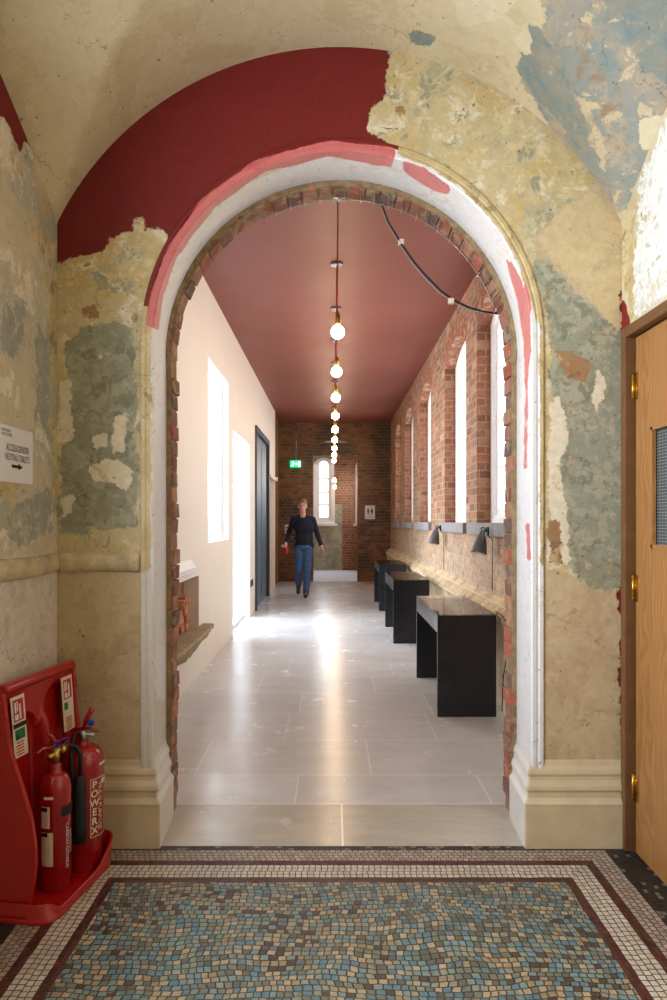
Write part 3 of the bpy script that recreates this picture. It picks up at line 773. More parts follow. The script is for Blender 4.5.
mb = MB(); mb.box(DX0-.008, DX0, y0+.05, y0+.09, .95, 1.15, bev=.003); mb.tube([(DX0, y0+.07, 1.06), (DX0-.05, y0+.07, 1.06), (DX0-.055, y0+.19, 1.06)], .009, 10); mb.build('door_handle', m_steel, d)
mb = MB(); mb.quad((XR+.11, DOOR[0], 0), (XR+.11, DOOR[1], 0), (XR+.11, DOOR[1], 2.22), (XR+.11, DOOR[0], 2.22)); mb.build('backing', m_oakdark, d)

# window in the left wall, behind the picture, that lights the vestibule
def rect_window(name, X, ya, yb, za, zb, out, fr=.06, bars=(1, 3), label='', reveal=None, glass=True):
    w = empty(name, (X, (ya+yb)/2, za), label, 'window', kind='structure')
    d_ = .06*out; mb = MB(); x0, x1 = sorted((X, X+d_))
    mb.box(x0, x1, ya, ya+fr, za, zb); mb.box(x0, x1, yb-fr, yb, za, zb); mb.box(x0, x1, ya+fr, yb-fr, za, za+fr); mb.box(x0, x1, ya+fr, yb-fr, zb-fr, zb)
    for i in range(bars[0]):
        y = ya+(yb-ya)*(i+1)/(bars[0]+1); mb.box(x0+.01, x1-.01, y-.012, y+.012, za+fr, zb-fr)
    for i in range(bars[1]):
        z = za+(zb-za)*(i+1)/(bars[1]+1); mb.box(x0+.012, x1-.012, ya+fr, yb-fr, z-.012, z+.012)
    mb.build('window_frame', m_winwhite, w)
    mb = MB(); xm = (x0+x1)/2; mb.box(xm-.002, xm+.002, ya+fr, yb-fr, za+fr, zb-fr); mb.build('pane', m_glass, w)
    return w
rect_window('window_1', XL-.13, WIN_L[0], WIN_L[1], WIN_L[2], WIN_L[3], -1, bars=(1, 3), label='tall paned window in the vestibule left wall behind the viewer')
mb = MB()
for (a, b, c, e) in ((WIN_L[0], WIN_L[1], WIN_L[2], WIN_L[2]), (WIN_L[0], WIN_L[1], WIN_L[3], WIN_L[3])):
    mb.quad((XL, a, c), (XL, b, e), (XL-.2, b, e), (XL-.2, a, c))
for yv in WIN_L[:2]: mb.quad((XL, yv, WIN_L[2]), (XL, yv, WIN_L[3]), (XL-.2, yv, WIN_L[3]), (XL-.2, yv, WIN_L[2]))
o = mb.build('trim_5', m_plinth); tagit(o, 'plastered reveal of the vestibule window', 'reveal', kind='structure')

# ------------------------------------------------------------------ corridor shell
def wall_holes(mb, a0, a1, z0, z1_, holes, P, mi=0):
    """holes: (a0,a1,z0,z_spring,rise); P maps (a,z) to a point"""
    As = sorted(set([a0, a1]+[h[0] for h in holes]+[h[1] for h in holes])); Zs = sorted(set([z0, z1_]+[h[2] for h in holes]+[h[3]+h[4] for h in holes]))
    for i in range(len(As)-1):
        for j in range(len(Zs)-1):
            am, zm = (As[i]+As[i+1])/2, (Zs[j]+Zs[j+1])/2
            if any(h[0] < am < h[1] and h[2] < zm < h[3]+h[4] for h in holes): continue
            mb.quad(P(As[i], Zs[j]), P(As[i+1], Zs[j]), P(As[i+1], Zs[j+1]), P(As[i], Zs[j+1]), mi)
    for h in holes:
        if h[4] > 0:
            pts = arc_pts(h); top = h[3]+h[4]
            for (a, z), (b, w) in zip(pts[:-1], pts[1:]): mb.quad(P(a, z), P(b, w), P(b, top), P(a, top), mi)
def arc_pts(h, n=20):
    a0, a1, z0, zs, r = h; w = (a1-a0)/2; R = (w*w+r*r)/(2*r); c = (a0+a1)/2; zc = zs+r-R
    an = math.asin(w/R); return [(c+R*math.sin(-an+2*an*i/n), zc+R*math.cos(-an+2*an*i/n)) for i in range(n+1)]
def reveal(mb, h, P0, P1, mi=0, mi_side=None, floor=True):
    a0, a1, z0, zs, r = h; loop = [(a0, z0), (a0, zs)]+(arc_pts(h)[1:-1] if r > 0 else [])+[(a1, zs), (a1, z0)]
    for k, ((a, z), (b, w)) in enumerate(zip(loop[:-1], loop[1:])):
        mb.quad(P0(a, z), P0(b, w), P1(b, w), P1(a, z), mi_side if (mi_side is not None and abs(a-b) < 1e-6) else mi)
    if floor: mb.quad(P0(a0, z0), P0(a1, z0), P1(a1, z0), P1(a0, z0), mi)

# right brick wall with five arched window openings
RW = [(4.93, 6.19, 1.385, 3.22, .18), (6.71, 7.975, 1.385, 3.22, .18), (9.12, 10.3, 1.385, 3.22, .18), (11.15, 12.46, 1.385, 3.22, .18), (13.24, 14.3, 1.385, 3.22, .18)]
XRL = 1.245                                          # lower, thicker wall under the ledge
mb = MB(); PR = lambda a, z: (CXR, a, z)
wall_holes(mb, YB1-.01, CY1, .76, CZ, RW, PR)
for h in RW: reveal(mb, h, PR, lambda a, z: (CXR+.15, a, z), 0, 1, floor=False)
o = mb.build('wall_corridor_right', [m_brick_r, m_brick_rx]); tagit(o, 'red brick corridor wall with tall arched windows', 'wall', kind='structure')
# rough sloping ledge and the thicker wall below it
mb = MB(); ys = np.arange(YB1-.01, CY1+.05, .06); prf = []
rr = np.random.default_rng(3)
V = []
for y in ys:
    j = rr.normal(0, .006, 5)
    V += [(CXR+.0, y, .79+j[0]), (CXR-.03, y, .765+j[1]), (XRL-.02+j[2], y, .70+j[1]), (XRL-.035+j[3]*1.6, y, .665+j[4]), (XRL-.01, y, .62+j[0]*2), (XRL, y, .58), (XRL, y, 0)]
mb.add(V, [(i*7+k, i*7+k+1, (i+1)*7+k+1, (i+1)*7+k) for i in range(len(ys)-1) for k in range(6)])
o = mb.build('trim_6', m_brick_r if False else brickmat('limewashed_ledge_brick', (1, 2), [rgb(150, 100, 72), rgb(186, 156, 118), rgb(196, 176, 140), rgb(160, 120, 88)], lin((196, 184, 156)), wash=(rgb(220, 206, 172), .4, 1.2, .8)))
tagit(o, 'rough lime-washed ledge running along the brick wall behind the display tables', 'ledge', kind='structure')
# voussoirs over the windows
mb = MB()
for h in RW:
    pts = arc_pts(h, 18); w = (h[1]-h[0])/2; R = (w*w+h[4]**2)/(2*h[4]); c = (h[0]+h[1])/2; zc = h[3]+h[4]-R
    for (a, z), (b, w_) in zip(pts[:-1], pts[1:]):
        ua, uz = (a-c)/R, (z-zc)/R; va, vz = (b-c)/R, (w_-zc)/R; g = .05
        p = [(a+(b-a)*g, z+(w_-z)*g), (b-(b-a)*g, w_-(w_-z)*g)]; q = [(p[1][0]+va*.21, p[1][1]+vz*.21), (p[0][0]+ua*.21, p[0][1]+uz*.21)]
        poly = p+q; dx = random.uniform(0, .004)
        mb.prism([(CXR-.001-dx*.4, aa, zz-.002) for aa, zz in poly], (.15, 0, 0), 0, random.random())
o = mb.build('trim_7', brickpiece('window_arch_brick', [rgb(128, 76, 56), rgb(162, 102, 76), rgb(146, 88, 66), rgb(176, 126, 98)])); tagit(o, 'brick arches over the corridor windows', 'brickwork', kind='structure')

def sash(name, h, X, label, P=None, sillmat=m_stone):
    a0, a1, z0, zs, r = h; w = empty(name, (X, (a0+a1)/2, z0), label, 'window', kind='structure')
    def ring(mb, inset0, inset1, x0, x1):
        def loop(i):
            aa0, aa1 = a0+i, a1-i; hh = (aa0, aa1, z0+i, zs, max(r-i*.35, .02)) ; return [(aa0, z0+i)]+[(a, z-(i*.65)) for a, z in arc_pts(hh, 16)]+[(aa1, z0+i)]
        A, B = loop(inset0), loop(inset1); n = len(A)
        for k in range(n):
            l = (k+1) % n
            for x, fl in ((x0, 0), (x1, 1)): mb.quad((x, *A[k]), (x, *A[l]), (x, *B[l]), (x, *B[k]))
            mb.quad((x0, *B[k]), (x0, *B[l]), (x1, *B[l]), (x1, *B[k])); mb.quad((x0, *A[k]), (x0, *A[l]), (x1, *A[l]), (x1, *A[k]))
        return B
    mb = MB(); ring(mb, 0, .05, X, X+.12); ring(mb, .05, .075, X+.015, X+.12); mb.build('window_frame', m_winwhite, w)
    mb = MB(); ring(mb, .075, .12, X+.04, X+.075); zm = z0+(zs-z0)*.5; mb.box(X+.035, X+.075, a0+.11, a1-.11, zm-.025, zm+.025)
    mb.box(X+.045, X+.07, (a0+a1)/2-.012, (a0+a1)/2+.012, z0+.11, zs+r-.1)
    for q in (.26, .75): zz = z0+(zs-z0)*q+.03; mb.box(X+.045, X+.07, a0+.11, a1-.11, zz-.012, zz+.012)
    mb.build('sash', m_winwhite, w)
    mb = MB(); mb.box(X+.056, X+.060, a0+.11, a1-.11, z0+.11, zs-.02); p = arc_pts((a0+.11, a1-.11, z0, zs-.02, r-.05), 12)
    mb.prism([(X+.056, a, z) for a, z in p], (.004, 0, 0)); mb.build('pane', m_glass, w)
    mb = MB(); mb.box(CXR-.045, X+.12, a0-.06 if name != 'window_2' else a0-.06, a1+.27 if a1 < 7 else a1+.20, z0-.105, z0+.003, bev=.006); mb.build('sill', sillmat, w)
    return w
wl = ['nearest arched sash window in the brick wall, partly hidden by the arch', 'second arched sash window along the brick wall, above the nearest display table',
      'third arched sash window along the brick wall, in the middle of the row', 'fourth arched sash window along the brick wall, last but one', 'farthest arched sash window along the brick wall']
for i, h in enumerate(RW): sash('window_%d' % (i+2), h, CXR+.125, wl[i])

# left plastered wall
LN = (4.55, 6.08, .44, .91, 0); LW = (6.53, 7.8, 1.19, 3.01, 0); LD = (8.15, 9.75, 0, 2.52, 0); LG = (10.43, 12.55, 0, 2.91, 0); LO = (12.85, 13.95, 0, 2.25, 0)
mb = MB(); PLf = lambda a, z: (CXL, a, z)
wall_holes(mb, YB1-.01, 14.05, 0, CZ, [LN, LW, LD, LG, LO], PLf, 0)
reveal(mb, LN, PLf, lambda a, z: (CXL-.14, a, z), 0)
reveal(mb, LW, PLf, lambda a, z: (CXL-.12, a, z), 1); reveal(mb, LD, PLf, lambda a, z: (CXL-.12, a, z), 1, floor=False); reveal(mb, LG, PLf, lambda a, z: (CXL-.10, a, z), 0, floor=False)
reveal(mb, LO, PLf, lambda a, z: (CXL-.40, a, z), 0, floor=False)
mb.quad((CXL, 14.05, 0), (CXL, 14.05, CZ), (CXL-.06, 14.05, CZ), (CXL-.06, 14.05, 0), 0)
o = mb.build('wall_corridor_left', [m_cwhite, m_cwhite2]); tagit(o, 'smooth warm white plastered corridor wall', 'wall', kind='structure')
mb = MB(); mb.quad((CXL-.05, 14.05, 0), (CXL-.05, CY1, 0), (CXL-.05, CY1, CZ), (CXL-.05, 14.05, CZ)); o = mb.build('wall_corridor_left_end', m_brick_fy); tagit(o, 'short brick end of the corridor left wall', 'wall', kind='structure')
# niche back with broken brick
mb = MB(); mb.quad((CXL-.14, LN[0], LN[2]), (CXL-.14, LN[1], LN[2]), (CXL-.14, LN[1], LN[3]), (CXL-.14, LN[0], LN[3]), 0)
o = mb.build('wall_niche', m_brick_fy); tagit(o, 'brick back of the niche in the white wall', 'wall', kind='structure')
mb = MB(); random.seed(11)
for k in range(9):
    yy = 4.75+k*.145; hh = .20 if k % 2 else .27
    for j in range(int(hh/.07)+1):
        M = Matrix.Translation((CXL-.14, yy+random.uniform(-.02, .02), LN[2]+.052+j*.07)) @ Matrix.Rotation(random.uniform(-.2, .2), 4, 'Z')
        brick(mb, M, .08+random.uniform(-.02, .03), .13, .064)
o = mb.build('broken_brickwork', brickpiece('broken_orange_brick', [rgb(176, 96, 58), rgb(196, 120, 78), rgb(160, 84, 50)]), bevel=.006); tagit(o, 'broken orange brick stubs inside the niche above the stone ledge', 'brickwork')
# stone slab of the niche
mb = MB(); rr = np.random.default_rng(5); ysn = np.linspace(4.5, 6.27, 36); V = []
for i, y in enumerate(ysn):
    e = .128+rr.normal(0, .004); th = .11+.03*math.sin(y*5)+rr.normal(0, .006)
    if y > 6.0: e -= (y-6.0)*.10; th -= (y-6.0)*.25
    V += [(CXL-.135 if y < LN[1]-.02 else CXL-.002, y, LN[2]-.0+rr.normal(0, .001)+.004), (CXL+e-.01, y, LN[2]+.002+rr.normal(0, .003)), (CXL+e, y, LN[2]-.012), (CXL+e-.012+rr.normal(0, .004), y, LN[2]-.04), (CXL+e*.55+rr.normal(0, .006), y, LN[2]-th), (CXL+.004, y, LN[2]-th-.03)]
n = 6
mb.add(V, [(i*n+k, (i+1)*n+k, (i+1)*n+k+1, i*n+k+1) for i in range(len(ysn)-1) for k in range(n-1)]+[tuple(range(n)), tuple((len(ysn)-1)*n+k for k in range(n))], 0, False)
o = mb.build('stone_shelf', m_stone2); tagit(o, 'rough broken stone shelf jutting from the white wall below the niche', 'shelf')
# white sloped notice tray above the niche
t = empty('notice_tray', (CXL, 5.3, .98), 'white sloping notice tray on the white wall above the niche', 'notice tray')
mb = MB(); mb.prism([(CXL, 4.75, .98), (CXL+.05, 4.75, .98), (CXL+.05, 4.75, 1.0), (CXL, 4.75, 1.075)], (0, 1.0, 0)); mb.build('tray', m_grey if False else m_cwhite2, t)
mb = MB(); mb.box(CXL+.048, CXL+.056, 4.75, 5.75, .975, 1.012, bev=.002); mb.build('lip', m_winwhite, t)

# glazing of the two left openings
rect_window('window_7', CXL-.08, LW[0], LW[1], LW[2], LW[3], -1, fr=.05, bars=(0, 0), label='plain white square-headed window in the white wall')
rect_window('window_8', CXL-.08, LD[0], LD[1], 0.0, LD[3], -1, fr=.05, bars=(0, 0), label='full-height glazed opening in the white wall')
# grey door set
d = empty('door_2', (CXL, LG[0], 0), 'tall blue-grey panelled door with dark frame in the white wall', 'door', kind='structure')
mb = MB(); e_ = .03
mb.box(CXL-.10, CXL+e_, LG[0], LG[0]+.09, 0, LG[3]); mb.box(CXL-.10, CXL+e_, LG[1]-.09, LG[1], 0, LG[3]); mb.box(CXL-.10, CXL+e_, LG[0]+.09, LG[1]-.09, LG[3]-.09, LG[3])
mb.build('door_frame', m_dgrey2, d, bevel=.004)
ym = (LG[0]+LG[1])/2
for (a, b) in ((LG[0]+.095, ym-.003), (ym+.003, LG[1]-.095)):
    mb = MB(); mb.box(CXL-.07, CXL-.025, a, b, .01, LG[3]-.095)
    for (za, zb) in ((.15, 1.0), (1.12, LG[3]-.22)):
        mb.box(CXL-.028, CXL-.018, a+.10, b-.10, za, zb, bev=.003)
    mb.build('door_leaf', m_dgrey, d)
mb = MB(); mb.tube([(CXL-.025, ym-.06, 1.05), (CXL+.02, ym-.06, 1.05), (CXL+.02, ym-.16, 1.05)], .008, 8); mb.build('door_handle', m_steel, d)
# flat pale sheet standing in for the lit interior beyond the doorway
mb = MB(); x0 = CXL-.40
mb.quad((x0, 12.85, 0), (x0, 13.95, 0), (x0, 13.95, 2.25), (x0, 12.85, 2.25)); o = mb.build('doorway_back', m_cwhite); tagit(o, 'pale sheet standing in for the lit interior of the far doorway in the white wall', 'door', kind='structure')
mb = MB(); mb.box(CXL-.01, CXL+.05, 13.9, 14.06, 2.25, 2.33, bev=.004); mb.box(CXL-.01, CXL+.03, 12.8, 13.9, 2.25, 2.31); o = mb.build('trim_8', m_cwhite); tagit(o, 'small ledge over the far recess in the white wall', 'trim', kind='structure')

# far wall with alcove
FO = (-.479, .561, 0, 3.18, .12); PF = lambda a, z: (a, CY1, z)
mb = MB(); wall_holes(mb, CXL-.05, CXR, 0, CZ, [FO], PF, 0); reveal(mb, FO, PF, lambda a, z: (a, CY1+.30, z), 1, 1, floor=False)
mb.quad((FO[0], CY1+.08, 2.98), (FO[1], CY1+.08, 2.98), (FO[1], CY1+.08, 3.25), (FO[0], CY1+.08, 3.25), 0)
mb.box(FO[0], FO[1], CY1+.10, CY1+.16, 2.95, 2.985, 0)
o = mb.build('wall_far', [m_brick_f, m_brick_fy]); tagit(o, 'dark glazed brick wall closing the corridor', 'wall', kind='structure')
YA = 19.2
m_greenp = simple('flaking_green_grey_plaster', lin((168, 164, 140)), .8, var=.3, scale=7, bump=.4)
AW = (-.60, .04, 1.33, 3.0, .24)
mb = MB(); PA = lambda a, z: (a, YA, z)
wall_holes(mb, -1.1, .62, 0, 3.6, [AW], PA, 0)
mb.f, mb.mi, mb.sm, mb.rn = mb.f, [(1 if mb.v[f[0]][0] < 0 else 0) for f in mb.f], mb.sm, mb.rn
reveal(mb, AW, PA, lambda a, z: (a, YA+.12, z), 1, 1)
mb.quad((.04, YA-.003, 0), (.25, YA-.003, 0), (.25, YA-.003, 1.9), (.04, YA-.003, 1.9), 1)
BW0, BW1 = Vector((.62, YA, 0)), Vector((1.35, YA-1.25, 0))
def PBw(a, z): q = BW0+(BW1-BW0).normalized()*a; return (q.x, q.y, z)
OW = (.0, .9, 1.33, 3.0, .2); Lb = (BW1-BW0).length
wall_holes(mb, 0, Lb, 0, 3.6, [OW], PBw, 0)
nb_ = Vector((-(BW1-BW0).y, (BW1-BW0).x, 0)).normalized()
if nb_.x < 0: nb_ = -nb_
reveal(mb, OW, PBw, lambda a, z: tuple(Vector(PBw(a, z))+nb_*.12), 1, 1)
for (a, b) in (((1.35, YA-1.25), (1.35, CY1+.3)), ((1.35, CY1+.3), (FO[1], CY1+.3)), ((FO[0], CY1+.3), (-1.1, CY1+.3)), ((-1.1, CY1+.3), (-1.1, YA))):
    mb.quad((*a, 0), (*b, 0), (*b, 3.6), (*a, 3.6), 0)
mb.quad((-1.1, CY1+.3, 3.6), (1.35, CY1+.3, 3.6), (1.35, YA, 3.6), (-1.1, YA, 3.6), 1)
m_brick_a = brickmat('shiny_alcove_brick', (0, 2), [rgb(120, 70, 52), rgb(158, 98, 72), rgb(140, 84, 62)], lin((170, 150, 120)), gloss=.22)
o = mb.build('wall_alcove', [m_brick_a, m_greenp]); tagit(o, 'brick and green-grey plaster walls of the end alcove', 'wall', kind='structure')
def arch_win(name, h, P, nv, label, bars):
    a0, a1, z0, zs, r = h; w = empty(name, P((a0+a1)/2, z0), label, 'window', kind='structure'); nv = Vector(nv)
    Q = lambda a, z, e: tuple(Vector(P(a, z))+nv*e)
    mb = MB()
    def loop(i): return [(a0+i, z0+i)]+[(a, z-i*.5) for a, z in arc_pts((a0+i, a1-i, z0, zs, r), 14)]+[(a1-i, z0+i)]
    for i0, i1, e0, e1 in ((0, .09, .0, .10), (.09, .19, .03, .10)):
        A, B = loop(i0), loop(i1)
        for k in range(len(A)):
            l = (k+1) % len(A); mb.quad(Q(*A[k], e0), Q(*A[l], e0), Q(*B[l], e0), Q(*B[k], e0)); mb.quad(Q(*B[k], e0), Q(*B[l], e0), Q(*B[l], e1), Q(*B[k], e1))
    for b in bars: mb.add([Q(a, z, .05) for a, z in ((a0+.16, z0+b-.024), (a1-.16, z0+b-.024), (a1-.16, z0+b+.024), (a0+.16, z0+b+.024))], [(0, 1, 2, 3)])
    mb.build('window_frame', m_winwhite, w)
    mb = MB(); B = loop(.15); mb.add([Q(a, z, .07) for a, z in B], [tuple(range(len(B)))]); mb.build('pane', m_glass, w)
    mb = MB(); c = [Q(a0-.05, z0-.06, -.05), Q(a1+.07, z0-.06, -.05), Q(a1+.07, z0-.06, .05), Q(a0-.05, z0-.06, .05)]; mb.prism(c, (0, 0, .07)); mb.build('sill', m_winwhite, w)
arch_win('window_9', AW, PA, (0, 1, 0), 'white round-headed window in the end alcove', (.55, .92, 1.3))
arch_win('window_10', OW, PBw, nb_, 'white-framed side window in the end alcove, seen edge-on', (.55, .92, 1.3))
# corridor and alcove floor, ceiling
mb = MB(); mb.quad((-1.75, 2.878, 0), (1.5, 2.878, 0), (1.5, CY1, 0), (-1.75, CY1, 0)); o = mb.build('floor_corridor', m_slab); tagit(o, 'polished grey limestone slab floor of the corridor', 'floor', kind='structure')
mb = MB(); mb.quad((-1.1, CY1, 0.0), (1.35, CY1, 0.0), (1.35, YA, 0.0), (-1.1, YA, 0.0)); o = mb.build('floor_alcove', simple('pale_blue_grey_floor', lin((214, 222, 238)), .5, var=.03)); tagit(o, 'pale floor of the end alcove', 'floor', kind='structure')
mb = MB(); mb.quad((-1.5, YB1-.01, CZ), (-1.5, CY1, CZ), (1.6, CY1, CZ), (1.6, YB1-.01, CZ)); o = mb.build('ceiling_corridor', m_cceil); tagit(o, 'terracotta pink painted corridor ceiling', 'ceiling', kind='structure')

# ------------------------------------------------------------------ corridor contents
# pendant lamps
pz = 2.74
pend = empty('pendant_lamp', (.03, 4.72, pz), 'nearest bare-bulb pendant, hanging at the front of the row', 'pendant lamp', 'bare bulb pendants down the corridor')
x, y = .03, 4.72
mb = MB(); mb.lathe([(0, CZ), (.055, CZ), (.055, CZ-.022), (.05, CZ-.028), (.01, CZ-.03), (0, CZ-.03)], (x, y, 0), 24); mb.build('ceiling_rose', m_steel, pend)
mb = MB(); mb.tube([(x, y, CZ-.03), (x, y, pz+.13)], .004, 8); mb.build('cord', simple('red_braided_flex', lin((150, 50, 46)), .7), pend)
mb = MB(); mb.lathe([(0, pz+.135), (.012, pz+.13), (.02, pz+.115), (.021, pz+.06), (.018, pz+.05), (0, pz+.05)], (x, y, 0), 16); mb.build('lamp_holder', m_brass, pend)
mb = MB(); mb.lathe([(0, pz-.047)]+[(.047*math.sin(a), pz-.047*math.cos(a)) for a in np.linspace(.15, 2.7, 14)]+[(.015, pz+.05), (0, pz+.05)], (x, y, 0), 20); mb.build('bulb', m_bulb, pend)
ords = ['second', 'third', 'fourth', 'fifth', 'sixth', 'seventh', 'eighth']
for i in range(1, 9):
    lab = '%s bare-bulb pendant of the row, counting from the arch' % ords[i-1] if i < 8 else 'farthest bare-bulb pendant, last of the row before the brick end wall'
    dup(pend, (.03-.002*i, 4.72+1.25*i, pz), lab)
b1 = dup(pend, (.02, 16.6, 2.42), 'lamp bulb hanging just inside the end alcove, upper of the lowest two')
b2 = dup(pend, (.03, 18.2, 2.35), 'lamp bulb hanging deepest in the end alcove, lowest in the picture')
for b in (b1, b2):
    for ch in b.children:
        if ch.name.startswith(('ceiling_rose', 'cord')):
            ch.data = ch.data.copy()
            for v in ch.data.vertices:
                if v.co.z > .5: v.co.z -= (CZ-pz)-(3.6-b.location.z)
        
# display tables
def table(name, X0, Y0, X1, label, sheets):
    t = empty(name, ((X0+X1)/2, Y0+.61, 0), label, 'display table', 'black display tables against the brick wall')
    Y1 = Y0+1.22; H = .727; th = .026
    for yy in (Y0, Y1-th):
        mb = MB(); mb.box(X0, X1, yy, yy+th, 0, H-.002, bev=.0015); mb.build('leg', m_black, t)
    mb = MB(); mb.box(X0, X0+.02, Y0+th, Y1-th, H-.125, H-.002); mb.box(X1-.02, X1, Y0+th, Y1-th, H-.125, H-.002); mb.box(X0+.02, X1-.02, Y0+th, Y1-th, H-.125, H-.107)
    mb.build('apron', m_black, t)
    mb = MB(); mb.box(X0+.02, X1-.02, Y0+th, Y1-th, H-.03, H-.024); mb.build('display_bed', m_case, t)
    for k, (a, b, c, e, rot) in enumerate(sheets):
        mb = MB(); M = Matrix.Translation((X0+a, Y0+b, H-.0225)) @ Matrix.Rotation(rot, 4, 'Z'); mb.box(-c/2, c/2, -e/2, e/2, 0, .0015, M=M)
        mb.build('document', m_paper if k % 2 else m_brown, t)
    mb = MB(); mb.box(X0, X1, Y0, Y1, H, H+.006); mb.build('glass_top', m_tglass, t)
    return t
table('display_table', .745, 4.777, 1.166, 'black display table nearest the arch, glass topped', [(.14, .3, .2, .28, .2), (.28, .55, .21, .3, -.3), (.13, .78, .2, .26, .1), (.28, 1.0, .2, .28, .4)])
table('display_table', .686, 7.648, 1.10, 'middle black display table of the three, glass topped', [(.14, .3, .2, .28, -.2), (.28, .6, .2, .28, .3), (.14, .9, .22, .28, .1)])
table('display_table', .711, 10.43, 1.14, 'farthest black display table, glass topped', [(.14, .3, .2, .28, .1), (.28, .8, .2, .28, .3)])

def wall_lamp(Yw, label, small=False):
    t = empty('wall_lamp', (CXR, Yw, 1.33), label, 'wall lamp', 'grey cone spot lamps on the brick wall')
    z = 1.335; x = CXR-.045
    mb = MB(); mb.box(x-.012, x+.002, Yw-.03, Yw+.03, z-.05, z+.02, bev=.003); mb.build('bracket', m_blackm, t)
    hx, hy, hz = CXR-.108, Yw-.07, z-.022
    mb = MB(); mb.tube([(x-.01, Yw, z-.01), (x-.03, Yw-.005, z+.012), (x-.05, Yw-.02, z+.016), (x-.07, Yw-.035, z+.008), (hx+.015, hy+.01, hz)], .005, 8)
    mb.tube([(x-.01, Yw, z-.02), (x-.03, Yw-.005, z-.004), (x-.06, Yw-.03, z-.004), (hx+.015, hy+.01, hz-.008)], .0035, 8)
    mb.tube([(hx+.025, hy, hz+.004), (hx-.01, hy, hz+.004)], .010, 10); mb.build('arm', m_blackm, t)
    ax = Vector((.20, .12, .96)).normalized(); M = ax.to_track_quat('Z', 'Y').to_matrix().to_4x4()
    top = Vector((hx, hy, hz+.005))
    L = .185; c0 = top-ax*L
    pr = [(.066, 0), (.068, .003), (.063, .035), (.050, .10), (.032, .148), (.025, .155), (.022, .183), (.014, .192), (0, .192)]
    mb = MB(); mb.lathe(pr[0:], tuple(c0), 28, M=M)
    mb.f = [f for f in mb.f if len(f) < 20]; k = len(mb.f); mb.mi = mb.mi[:k]; mb.sm = mb.sm[:k]; mb.rn = mb.rn[:k]
    mb.lathe([(.063, .003), (.059, .035), (.046, .10), (.025, .14), (0, .14)], tuple(c0), 28, M=M)
    mb.f = [f for f in mb.f if len(f) < 20]; k = len(mb.f); mb.mi = mb.mi[:k]; mb.sm = mb.sm[:k]; mb.rn = mb.rn[:k]
    mb.build('lamp_shade', m_grey, t)
    mb = MB(); cb = c0+ax*.05; mb.lathe([(0, -.022)]+[(.022*math.sin(a), -.022*math.cos(a)) for a in np.linspace(.3, 2.9, 8)]+[(0, .022)], tuple(cb), 14, M=M); mb.build('bulb', m_bulb2, t)
    mb = MB(); pts = [(x-.004, Yw+.01, z-.05)]+[(CXR-.008, Yw+.012+.006*math.sin(q*3), zz) for q, zz in enumerate(np.linspace(z-.08, .82, 8))]; mb.tube(pts, .003, 6); mb.build('cable', m_blackm, t)
    return t
m_bulb2 = emis('warm_spot_bulb', (1, .72, .42), 30)
wall_lamp(5.55, 'grey cone wall lamp nearest the arch, above the nearest display table')
wall_lamp(8.0, 'farther grey cone wall lamp with a cable hanging down the brick')
# loose cable behind the first table
mb = MB(); mb.tube([(1.225, 5.0, .70), (1.20, 4.9, .735), (1.19, 4.75, .74), (1.20, 4.6, .70), (1.205, 4.62, .5), (1.19, 4.68, .3), (1.20, 4.75, .05)], .004, 8)
o = mb.build('loose_cable', m_blackm); tagit(o, 'thin black cable looped down behind the nearest display table', 'cable')

# black cable hanging in the arch, with clips
def PXY(px, py, Y): return ((px-CX0)*Y/F, Y, CAMZ+(HZ-py)*Y/F)
cp = [(378, 192), (380, 200), (388, 222), (402, 245), (414, 262), (427, 277), (441, 291), (455, 301), (470, 308), (485, 312), (503, 314)]
t = empty('hanging_cable', PXY(378, 196, 3.3), 'black and grey cable sagging across the top right of the brick arch', 'cable')
n_ = len(cp)
mb = MB(); mb.tube([PXY(*p, 3.30+.05*i/n_) for i, p in enumerate(cp)], .0055, 8); mb.build('black_cable', m_blackm, t)
mb = MB(); mb.tube([PXY(p[0]-1.5*math.sin(PI*i/n_), p[1]+1.8*math.sin(PI*i/n_), 3.30+.05*i/n_) for i, p in enumerate(cp)], .0028, 8); mb.build('grey_cable', simple('grey_cable', lin((150, 145, 140)), .5), t)
for (a, b) in ((401, 242), (451, 301)):
    c = PXY(a, b, 3.32); mb = MB(); mb.box(c[0]-.014, c[0]+.014, c[1]-.012, c[1]+.012, c[2]-.014, c[2]+.012, bev=.003); mb.build('clip', m_cup, t)

# exit sign on its rod
Ys = CY1-.12; t = empty('exit_sign', (-.86, Ys, 2.72), 'lit green exit sign on a rod hanging in front of the brick end wall', 'exit sign')
mb = MB(); mb.tube([(-.865, Ys, CZ), (-.865, Ys, 2.82)], .010, 8); mb.build('rod', m_steel, t)
sx0, sx1 = -1.01, -.755
mb = MB(); mb.box(sx0, sx1, Ys-.015, Ys+.015, 2.655, 2.815, bev=.003); mb.build('sign_panel', m_signg, t)
mb = MB(); cy = 2.735
def S2(vf): put2d(mb, vf, ((sx0+sx1)/2, Ys-.018, cy), (1, 0, 0), (0, 0, 1))
S2(disc2d(-.052, .040, .011)); S2(([(-.075, .005), (-.04, .028), (-.025, .022), (-.05, -.015), (-.03, -.045), (-.045, -.05), (-.07, -.018)], [tuple(range(7))]))
S2(([(-.07, -.02), (-.062, -.012), (-.085, -.05), (-.095, -.045)], [(0, 1, 2, 3)]))
S2(rect2d(.065, .108, -.055, .055)); S2(([(.0, .012), (.03, .012), (.03, .035), (.055, 0), (.03, -.035), (.03, -.012), (.0, -.012)], [tuple(range(7))]))
mb.build('pictogram', m_signw, t)

